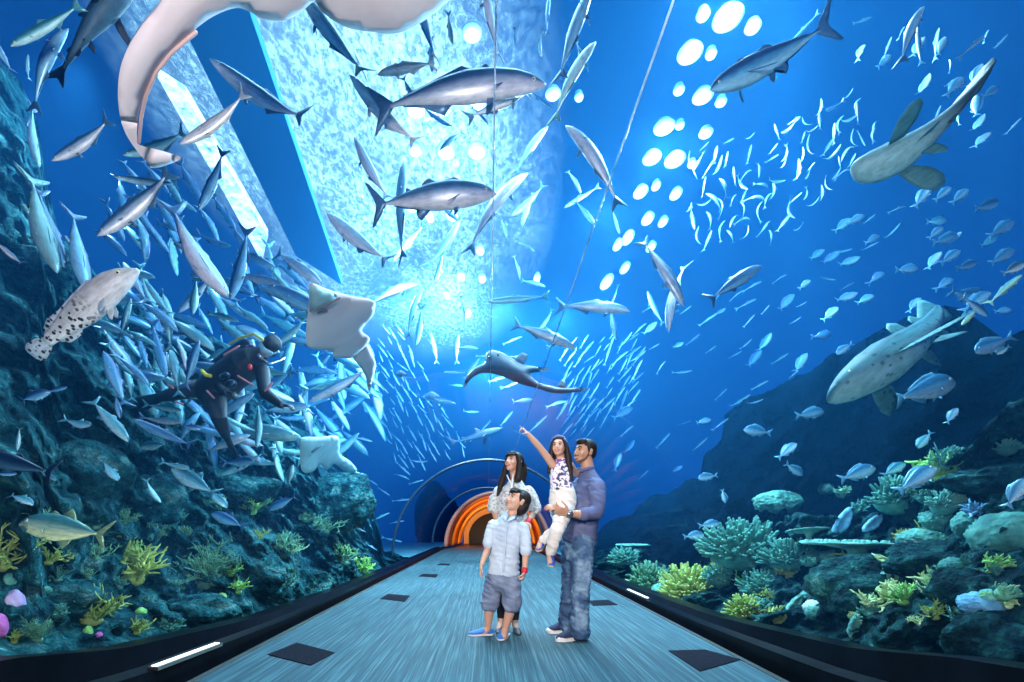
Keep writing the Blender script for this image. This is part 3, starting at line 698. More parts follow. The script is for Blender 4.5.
fingers(625, 560, 28, 20, TG, 'small teal finger coral far down on the right', 9, 50, .07)
fingers(720, 578, 30, 22, TG, 'teal finger coral between the yellow bush and the large hump', 10, 60, .06)
staghorn(938, 478, 34, 11, LG, 'yellow green knobby branching coral beside the pale oval fish', 21, th=.075, levels=2)
staghorn(892, 600, 26, 9, PY, 'pale yellow stubby coral sprig climbing the dark rock hump', 22, th=.07)
staghorn(896, 572, 24, 8, PY, 'upright pale yellow coral sprig, upper one on the dark hump', 23, th=.07, spread=.6)
staghorn(845, 600, 26, 10, PY, 'pale yellow coral sprig reaching left on the dark hump', 24, th=.07, up=.2)
staghorn(872, 606, 20, 8, PY, 'low pale yellow coral sprig between its two neighbours', 25, th=.075, up=.2)
staghorn(934, 590, 24, 9, PY, 'pale green coral sprig right of the climbing sprig', 26, th=.065)
staghorn(1006, 606, 26, 9, PY, 'pale yellow coral sprig near the bottom right corner', 27, th=.07)
staghorn(992, 572, 22, 9, LG, 'yellow green coral sprig beneath the big teal dome', 28, th=.07)
staghorn(908, 548, 24, 8, YG, 'feathery olive coral at the right end of the widest plate', 29, th=.05)
staghorn(918, 548, 14, 7, WH, 'small white branching coral beside the feathery olive one', 30, th=.06)
staghorn(778, 622, 20, 9, YG, 'small yellow coral at the bottom of the right reef', 31, th=.08)
staghorn(968, 608, 20, 10, LG, 'bright green weed coral beside the blue grey round coral', 32, th=.06)
staghorn(975, 520, 20, 8, BL, 'blue spiky coral on the green mound', 33, th=.09, up=1.4, spread=.5)
leafy(866, 573, 15, 19, YG, 'yellow fan sponge in the dark hollow under the plate', 0, 'fan_sponge', veins=False)
leafy(853, 622, 16, 24, PG, 'pale ribbed leaf shaped sponge low on the dark hump', -20)
leafy(821, 574, 16, 18, WH, 'white ribbed shell shaped sponge left of the hollow', 20, 'shell_sponge')
leafy(842, 522, 22, 34, BL, 'pale blue curved blade sponge standing over the plate coral', -30, 'blade_sponge', veins=False)
leafy(872, 523, 18, 26, BL, 'pale blue blade sponge right of the curved one', -50, 'blade_sponge', veins=False)
leafy(797, 600, 14, 34, PG, 'long pale tongue sponge slanting on the right reef', -45, 'tongue_sponge', veins=False)
leafy(806, 640, 30, 16, YG, 'flat olive sponge by the kerb on the right', 10, 'flat_sponge', veins=False)

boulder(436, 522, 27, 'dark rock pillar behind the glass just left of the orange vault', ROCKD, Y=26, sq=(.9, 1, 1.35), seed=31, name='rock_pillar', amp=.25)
def scatter(poly, n, kinds, label, group, seed, size=(12, 24), gap=12):
    rnd = random.Random(seed); got = []; xs = [p[0] for p in poly]; ys = [p[1] for p in poly]; t = 0
    while len(got) < n and t < n*80:
        t += 1; x = rnd.uniform(min(xs), max(xs)); y = rnd.uniform(min(ys), max(ys))
        if not inside(poly, x, y) or any((x-a)**2+(y-b)**2 < gap*gap for a, b in got): continue
        got.append((x, y)); s = rnd.uniform(*size); kind, mt = rnd.choice(kinds)
        if kind == 's': o = staghorn(x, y, s, 6, mt, label, int(x*7), th=.05)
        elif kind == 'f': o = fingers(x, y, s, s*.8, mt, label, int(x*5), 28, .10)
        else: o = dome(x, y, s, s*.75, mt, label, int(x), 'round_coral', .07, 7)
        o['group'] = group
scatter([(620, 565), (690, 578), (740, 540), (850, 555), (940, 560), (1010, 560), (1020, 640), (900, 625), (800, 625), (720, 612), (640, 582)], 46,
        [('s', YG), ('s', LG), ('f', TG), ('f', DG), ('d', TG), ('d', PG), ('s', PY), ('f', YG), ('s', TG)], 'small coral tuft growing between the larger corals of the right reef', 'small corals of the right reef', 5)
scatter([(800, 490), (880, 480), (950, 450), (1010, 430), (1020, 500), (930, 520), (850, 530)], 16,
        [('f', DG), ('s', TG), ('d', TG), ('f', TG)], 'small dim coral on the upper slope of the right reef', 'small corals of the upper right slope', 6)
scatter([(5, 520), (110, 520), (230, 500), (330, 520), (370, 560), (300, 585), (220, 615), (100, 645), (10, 650)], 34,
        [('s', DG), ('s', YG), ('s', TG), ('f', TG), ('d', TG), ('f', DG), ('s', LG)], 'small coral tuft rooted on the turquoise rocks of the left reef', 'small corals of the left reef', 7, size=(10, 22), gap=16)
# ================================================================ fish
def fish_material(name, rough=.38, spec=.5, spots=None, metal=.0):
    m = mat(name, rough=rough, spec=spec, metal=metal); b = m.node_tree.nodes['Principled BSDF']
    at = nd(m, 'ShaderNodeVertexColor'); at.layer_name = 'Col'
    tc = nd(m, 'ShaderNodeTexCoord'); n = nd(m, 'ShaderNodeTexNoise', Scale=9, Detail=5, Roughness=.7)
    mp = nd(m, 'ShaderNodeMapping', Scale=(1, 2, 4)); lk(m, tc.outputs['Object'], mp.inputs[0]); lk(m, mp.outputs[0], n.inputs['Vector'])
    r = ramp(m, n.outputs['Fac'], [(.3, (.55, .55, .55, 1)), (.65, (1.05, 1.05, 1.05, 1))])
    mx = nd(m, 'ShaderNodeMix', data_type='RGBA', blend_type='MULTIPLY'); mx.inputs[0].default_value = 1
    lk(m, at.outputs['Color'], mx.inputs[6]); lk(m, r.outputs[0], mx.inputs[7]); src = mx.outputs[2]
    if spots:
        v = nd(m, 'ShaderNodeTexVoronoi', Scale=spots[0]); lk(m, tc.outputs['Object'], v.inputs['Vector'])
        r2 = ramp(m, v.outputs['Distance'], [(spots[1], spots[2]), (spots[1]+.06, (1, 1, 1, 1))])
        m2 = nd(m, 'ShaderNodeMix', data_type='RGBA', blend_type='MULTIPLY'); m2.inputs[0].default_value = 1
        sx = nd(m, 'ShaderNodeSeparateXYZ'); lk(m, tc.outputs['Object'], sx.inputs[0]); mr = nd(m, 'ShaderNodeMapRange'); mr.inputs[1].default_value = spots[3]; mr.inputs[2].default_value = spots[3]-.16; lk(m, sx.outputs[0], mr.inputs[0]); lk(m, mr.outputs[0], m2.inputs[0])
        lk(m, src, m2.inputs[6]); lk(m, r2.outputs[0], m2.inputs[7]); src = m2.outputs[2]
    lk(m, src, b.inputs['Base Color']); return m
SCALE = fish_material('fish_scales', .36, .6, metal=.22)
SKIN = fish_material('shark_skin', .55, .3)
GRSP = fish_material('spotted_grouper_skin', .5, .4, (30, .34, (.03, .03, .04, 1), .14))
SPSH = fish_material('pale_spotted_shark_skin', .55, .3, (22, .2, (.45, .45, .45, 1), .6))
EYE_M = mat('fish_eye', (.01, .01, .01, 1), .15); RING = mat('eye_ring', (.75, .7, .45, 1), .3)

# profile stations: (t, half height, half width, centre offset); fins as (kind, colour key, outline) with t along the body, z up
SP = {
 'king': dict(st=[(0, .004, .003, -.008), (.03, .022, .014, -.006), (.09, .044, .03, -.002), (.17, .060, .040, 0), (.3, .074, .047, 0), (.45, .076, .047, 0), (.6, .058, .036, 0), (.74, .030, .019, 0), (.84, .013, .010, 0), (.88, .011, .006, 0)],
  fins=[[(.86, .01), (.90, .045), (.985, .115), (1.0, .118), (.955, .035), (.945, .0), (.955, -.035), (1.0, -.112), (.985, -.11), (.90, -.043), (.86, -.01)],
        [(.40, .07), (.46, .098), (.50, .088), (.60, .064), (.80, .026), (.80, .012), (.5, .05)], [(.30, .072), (.33, .094), (.38, .072), (.36, .06)],
        [(.54, -.06), (.59, -.108), (.62, -.09), (.70, -.05), (.81, -.022), (.81, -.01), (.6, -.04)]], pec=(.22, -.012, .11), pel=(.3, .07)),
 'tuna': dict(st=[(0, .006, .004, -.01), (.04, .035, .024, -.004), (.12, .066, .045, 0), (.22, .088, .06, 0), (.35, .1, .066, 0), (.5, .092, .058, 0), (.65, .062, .038, 0), (.77, .03, .02, 0), (.85, .011, .012, 0), (.88, .010, .006, 0)],
  fins=[[(.86, .01), (.90, .06), (.97, .14), (1.0, .152), (.955, .05), (.94, .0), (.955, -.05), (1.0, -.148), (.97, -.136), (.90, -.058), (.86, -.01)],
        [(.44, .09), (.51, .118), (.535, .110), (.55, .082), (.8, .03), (.8, .01), (.5, .06)], [(.27, .092), (.31, .112), (.42, .094), (.36, .08)],
        [(.52, -.085), (.60, -.145), (.62, -.13), (.62, -.07), (.8, -.03), (.8, -.01), (.56, -.05)]], pec=(.25, -.01, .16), pel=(.3, .06)),
 'jack': dict(st=[(0, .008, .004, -.03), (.03, .05, .02, -.016), (.09, .095, .036, 0), (.18, .130, .048, .004), (.3, .150, .052, 0), (.43, .148, .048, -.004), (.57, .112, .036, -.004), (.70, .06, .02, 0), (.79, .02, .012, 0), (.84, .014, .007, 0)],
  fins=[[(.82, .012), (.88, .07), (.975, .165), (1.0, .17), (.93, .05), (.905, .0), (.93, -.05), (1.0, -.165), (.975, -.16), (.88, -.068), (.82, -.012)],
        [(.38, .14), (.46, .235), (.50, .20), (.55, .118), (.76, .045), (.76, .02), (.5, .09)], [(.26, .145), (.29, .185), (.36, .15), (.32, .12)],
        [(.46, -.14), (.54, -.225), (.57, -.18), (.60, -.11), (.76, -.045), (.76, -.015), (.55, -.07)]], pec=(.27, -.02, .2), pel=(.3, .08)),
 'bream': dict(st=[(0, .01, .006, -.03), (.04, .075, .028, -.01), (.1, .125, .045, .006), (.2, .168, .058, .01), (.33, .180, .060, .006), (.48, .156, .05, 0), (.62, .105, .034, 0), (.74, .055, .02, 0), (.81, .036, .014, 0), (.84, .034, .01, 0)],
  fins=[[(.82, .03), (.90, .09), (.99, .15), (1.0, .14), (.94, .04), (.93, .0), (.94, -.04), (1.0, -.14), (.99, -.15), (.90, -.09), (.82, -.03)],
        [(.22, .165), (.30, .235), (.45, .22), (.6, .165), (.74, .09), (.74, .04), (.45, .12)],
        [(.52, -.13), (.57, -.2), (.66, -.15), (.74, -.08), (.74, -.03), (.6, -.07)]], pec=(.28, -.03, .16), pel=(.32, .1)),
 'slim': dict(st=[(0, .004, .003, -.004), (.05, .026, .016, 0), (.15, .043, .027, 0), (.32, .052, .032, 0), (.5, .048, .028, 0), (.68, .028, .017, 0), (.82, .011, .008, 0), (.87, .010, .005, 0)],
  fins=[[(.85, .008), (.91, .04), (1.0, .085), (.955, .02), (.95, 0), (.955, -.02), (1.0, -.085), (.91, -.04), (.85, -.008)],
        [(.38, .046), (.44, .08), (.52, .05), (.5, .035)], [(.55, -.04), (.6, -.07), (.68, -.03), (.62, -.02)]], pec=(.22, -.01, .07), pel=None),
 'shark': dict(st=[(0, .008, .012, .012), (.03, .024, .034, .006), (.09, .045, .058, .002), (.18, .062, .072, 0), (.3, .072, .074, 0), (.42, .066, .062, 0), (.55, .047, .040, 0), (.68, .028, .023, .003), (.78, .018, .014, .008), (.84, .014, .009, .014)],
  fins=[[(.80, .02), (.86, .06), (.93, .125), (.985, .19), (1.0, .188), (.955, .10), (.92, .035), (.93, -.01), (.955, -.055), (.92, -.048), (.86, -.012), (.80, -.004)],
        [(.36, .06), (.43, .13), (.465, .158), (.475, .145), (.465, .10), (.49, .055), (.42, .045)], [(.66, .03), (.70, .062), (.725, .066), (.735, .035), (.70, .02)],
        [(.64, -.02), (.68, -.055), (.71, -.055), (.72, -.02), (.68, -.01)]], pec=(.27, -.03, .2), pel=(.56, .07)),
 'nurse': dict(st=[(0, .012, .03, -.002), (.03, .03, .055, 0), (.09, .05, .072, .002), (.18, .066, .080, .004), (.3, .072, .078, .004), (.42, .062, .062, .002), (.55, .046, .043, .004), (.68, .034, .028, .006), (.8, .026, .018, .01), (.92, .016, .008, .012), (.98, .008, .004, .014)],
  fins=[[(.72, .03), (.80, .05), (.88, .075), (.96, .085), (1.0, .07), (.995, .02), (.96, -.02), (.90, -.045), (.84, -.03), (.74, -.015)],
        [(.47, .05), (.51, .1), (.55, .112), (.58, .09), (.575, .045), (.52, .03)], [(.62, .035), (.65, .07), (.69, .078), (.71, .05), (.70, .03)],
        [(.60, -.03), (.64, -.065), (.68, -.06), (.68, -.02)]], pec=(.2, -.03, .17), pel=(.46, .08), round=True),
 'grouper': dict(st=[(0, .012, .01, -.02), (.03, .04, .028, -.014), (.1, .08, .05, -.002), (.2, .112, .066, .004), (.33, .125, .07, 0), (.48, .116, .062, -.004), (.62, .088, .044, -.004), (.75, .056, .026, 0), (.84, .046, .018, 0)],
  fins=[[(.81, .04), (.88, .085), (.95, .1), (.99, .08), (1.0, .04), (1.0, -.04), (.99, -.08), (.95, -.1), (.88, -.085), (.81, -.04)],
        [(.24, .11), (.3, .165), (.45, .15), (.6, .125), (.70, .135), (.78, .09), (.8, .05), (.5, .09)],
        [(.56, -.09), (.62, -.15), (.72, -.14), (.77, -.07), (.7, -.04)]], pec=(.27, -.03, .13), pel=(.3, .1), round=True),
}
def scaled(src, kh, kw, fz=None):
    d = dict(SP[src]); fz = fz or kh
    d['st'] = [(t, h*kh, w_*kw, c) for t, h, w_, c in d['st']]; d['fins'] = [[(t, z*fz) for t, z in f] for f in d['fins']]; return d
SP['zebra'] = scaled('nurse', 1.45, 1.45, 1.45); SP['zebra']['pec'] = (.2, -.04, .27); SP['zebra']['pel'] = (.46, .13)
SP['zebra']['fins'][0] = [(.62, .05), (.74, .085), (.88, .115), (.96, .12), (1.0, .09), (.995, .03), (.96, -.03), (.88, -.07), (.78, -.05), (.70, -.03)]
SP['grouper'] = scaled('grouper', .80, .92, .66)
SP['carpet'] = scaled('nurse', 1.75, 1.75, 1.6); SP['carpet']['pec'] = (.24, -.04, .36); SP['carpet']['pel'] = (.40, .16)
SP['carpet']['fins'][0] = [(.52, .06), (.66, .09), (.85, .115), (.96, .11), (1.0, .07), (.99, .02), (.93, -.03), (.82, -.085), (.72, -.06), (.62, -.04)]
SP['blueshark'] = scaled('tuna', .88, .95, .9); SP['blueshark']['pec'] = (.25, -.02, .2); SP['blueshark']['pel'] = (.5, .08)
TONE = {   # back, flank, belly, fin
 'silver': ((.035, .13, .26), (.38, .55, .66), (.85, .84, .86), (.06, .18, .30)),
 'pink': ((.04, .14, .27), (.46, .50, .60), (.95, .84, .84), (.07, .17, .30)),
 'blue': ((.015, .07, .20), (.06, .28, .50), (.25, .55, .72), (.03, .12, .26)),
 'teal': ((.02, .16, .22), (.14, .46, .52), (.5, .8, .8), (.06, .26, .32)),
 'bright': ((.03, .15, .26), (.18, .42, .56), (.55, .72, .76), (.12, .34, .46)),
 'dark': ((.004, .015, .04), (.01, .04, .08), (.05, .12, .18), (.006, .02, .05)),
 'grey': ((.05, .10, .14), (.14, .22, .27), (.38, .46, .50), (.06, .11, .15)),
 'green': ((.03, .13, .16), (.09, .26, .28), (.26, .48, .47), (.06, .20, .21)),
 'pale': ((.60, .56, .52), (.78, .72, .68), (.95, .90, .86), (.6, .66, .68)),
 'gold': ((.05, .22, .22), (.35, .52, .36), (.8, .8, .4), (.3, .4, .2)),
}
def prof(st, t):
    T = [s[0] for s in st]
    return tuple(interp(t, T, [s[k] for s in st]) for k in (1, 2, 3))
def fish_mesh(name, sp, tone, bend=0, vb=0, fine=True):
    S = SP[sp]; back, flank, belly, finc = TONE[tone]; st = S['st']; bm = bmesh.new(); cl = bm.loops.layers.float_color.new('Col')
    N, K = (26, 16) if fine else (11, 8); tend = st[-1][0]
    X = lambda t: .5-t
    rings = []
    for i in range(N+1):
        t = tend*(i/N)**1.25 if fine else tend*(i/N)**1.1
        h, w_, c = prof(st, t)
        h = max(h, .002); w_ = max(w_, .0016)
        ring = []
        for k in range(K):
            a = 2*PI*k/K; cz, cy = math.sin(a), math.cos(a)
            sgn = 1 if cy >= 0 else -1
            ring.append(bm.verts.new((X(t), w_*sgn*abs(cy)**.9, c+h*cz)))
        rings.append(ring)
    for A, B in zip(rings, rings[1:]):
        for k in range(K): bm.faces.new((A[k], B[k], B[(k+1) % K], A[(k+1) % K]))
    bm.faces.new(rings[0]); bm.faces.new(rings[-1][::-1])
    nb = len(bm.faces)
    bm.faces.ensure_lookup_table()
    for f in bm.faces:
        for l in f.loops:
            v = l.vert.co; h, w_, c = prof(st, .5-v.x); q = (v.z-c)/max(h, .003)
            if q > .12: cc = [lerp(flank[j], back[j], min(1, (q-.12)/.28)) for j in range(3)]
            elif q > -.15: cc = flank
            else: cc = [lerp(flank[j], belly[j], min(1, (-.15-q)/.35)) for j in range(3)]
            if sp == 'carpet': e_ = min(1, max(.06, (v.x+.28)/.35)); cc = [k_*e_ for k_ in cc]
            l[cl] = (*cc, 1)
    for poly in S['fins']:
        plate(bm, [(X(t), z) for t, z in poly], .006 if fine else .008)
    t0, z0, L = S['pec']; h, w_, c = prof(st, t0)
    rd = S.get('round')
    for s in ((1, -1) if fine else ()):
        shape = [(0, -.012), (.012, .018), (.5, .42), (.8, .75), (1.0, .92), (.92, 1.0), (.45, .55), (.2, .18)] if not rd else [(-.05, 0), (.05, .35), (.25, .75), (.55, 1.0), (.85, .95), (.95, .7), (.8, .35), (.45, 0)]
        if sp == 'shark': shape = [(-.1, 0), (.0, .15), (.35, .7), (.62, 1.05), (.72, 1.02), (.68, .6), (.55, .2), (.4, 0)]
        pl = [(X(t0+.03)-u*L*.62, v*L*.85) for u, v in shape]
        plate(bm, pl, .006, frame=lambda u, v, s=s: Vector((u, s*(w_*.9+v*.8), z0+c-v*.5)), nrm=Vector((0, s*.5, .8)))
        if S['pel']:
            tp, Lp = S['pel']; hp, wp, cp = prof(st, tp)
            pl = [(X(tp)-u*Lp, v*Lp) for u, v in [(0, 0), (.3, .6), (.7, 1), (.8, .8), (.7, .1)]]
            plate(bm, pl, .005, frame=lambda u, v, s=s: Vector((u, s*(wp*.4+v*.5), cp-hp*.85-v*.7)), nrm=Vector((0, s*.8, .4)))
    bm.faces.ensure_lookup_table()
    for f in bm.faces[nb:]:
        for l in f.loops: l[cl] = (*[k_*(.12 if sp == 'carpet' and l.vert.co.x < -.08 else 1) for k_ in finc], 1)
    for v in bm.verts:
        t = .5-v.co.x
        v.co.y += bend*((t-.42)**2*1.15-.12*(t-.4)); v.co.z += vb*((t-.45)**2*.9)
    bmesh.ops.recalc_face_normals(bm, faces=bm.faces)
    me = bpy.data.meshes.new(name); bm.to_mesh(me); bm.free(); smooth(me)
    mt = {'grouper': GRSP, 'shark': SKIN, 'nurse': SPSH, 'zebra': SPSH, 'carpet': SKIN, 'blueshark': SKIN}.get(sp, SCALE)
    me.materials.append(mt); return me
EYE_T = {'king': (.075, .006, .011), 'tuna': (.085, .012, .012), 'jack': (.085, .02, .020), 'bream': (.105, .03, .024), 'slim': (.07, .006, .009), 'shark': (.075, .012, .008), 'nurse': (.07, .02, .007), 'zebra': (.07, .02, .008), 'carpet': (.07, .03, .007), 'blueshark': (.07, .008, .009), 'grouper': (.11, .035, .016)}
_eye = {}
def eye_mesh(sp):
    if sp not in _eye:
        bm = bmesh.new(); r = EYE_T[sp][2]; ball(bm, (0, 0, 0), (r, r*.45, r), seg=10, rings=6)
        for f in bm.faces: f.material_index = 0
        vs_ = ball(bm, (0, .0, 0), (r*.62, r*.6, r*.62), seg=8, rings=5)
        for v in vs_:
            for f in v.link_faces: f.material_index = 1
        me = bpy.data.meshes.new('eye'); bm.to_mesh(me); bm.free(); smooth(me); me.materials.append(RING); me.materials.append(EYE_M); _eye[sp] = me
    return _eye[sp]
_fm = {}
FISHNAME = {'king': 'kingfish', 'tuna': 'amberjack', 'jack': 'trevally', 'bream': 'bream', 'slim': 'small_silver_fish', 'shark': 'shark', 'nurse': 'nurse_shark', 'zebra': 'nurse_shark', 'carpet': 'zebra_shark', 'blueshark': 'shark', 'grouper': 'grouper'}
def rmin(px, py): return math.hypot(px-CX, py-(CY+0))
def place_fish(sp, tone, head, tail, Y=None, roll=0, bend=0, vb=0, dY=0, label=None, group=None, k=1.16, fine=True, cat='fish', name=None, flip=False):
    """head and tail are where the photograph shows them; Y how far down the tunnel the fish swims"""
    def safe(Y): # outside the acrylic
        return min(math.hypot(p.x, p.z-ZC) for p in (P(*head, Y), P(*tail, Y), (P(*head, Y)+P(*tail, Y))/2))
    if Y is None:
        Y = 1.0
        while safe(Y) < (R0+.1)*k and Y < 18: Y += .05
    top = min(head[1], tail[1])
    if top < CY: Y = min(Y, (SURF-.35-EYE)*F/(CY-top))
    for q_ in (head, tail, ((head[0]+tail[0])/2, (head[1]+tail[1])/2)):        # keep clear of the reef
        w_ = hit(q_[0], q_[1], 99).y
        if w_ < 98: Y = max(min(Y, w_*.93-.12), min(Y, 1.0))
    while safe(Y) < R0+.2: Y += .03
    h = P(*head, Y-dY/2); t = P(*tail, Y+dY/2); L = (h-t).length
    key = (sp, tone, round(bend, 2), round(vb, 2), fine)
    if key not in _fm: _fm[key] = fish_mesh(FISHNAME[sp], *key)
    o = bpy.data.objects.new(name or FISHNAME[sp], _fm[key]); COL.objects.link(o)
    f = (h-t)/L; c = (h+t)/2; nv = (Vector((0, 0, EYE))-c).normalized(); nv = (nv-f*nv.dot(f)).normalized()
    d0 = f.cross(nv)
    if d0.z < 0: d0 = -d0
    if flip: d0 = -d0
    a = math.radians(roll); d = d0*math.cos(a)-nv*math.sin(a); y = d.cross(f)
    o.matrix_world = Matrix.Translation(c) @ Matrix(((f.x, y.x, d.x), (f.y, y.y, d.y), (f.z, y.z, d.z))).to_4x4() @ Matrix.Scale(L, 4)
    tag(o, label, cat, group)
    if fine and L*F/max(Y, .5) > 38:
        et, ez, er = EYE_T[sp]; hh, ww, cc = prof(SP[sp]['st'], et)
        for s in (1, -1):
            e = bpy.data.objects.new('eye', eye_mesh(sp)); COL.objects.link(e); e.parent = o
            q = math.sqrt(max(.05, 1-(ez/hh)**2))
            e.location = (.5-et, s*ww*q*.97+bend*((et-.42)**2*1.15-.12*(et-.4)), cc+ez+vb*((et-.45)**2*.9))
    return o
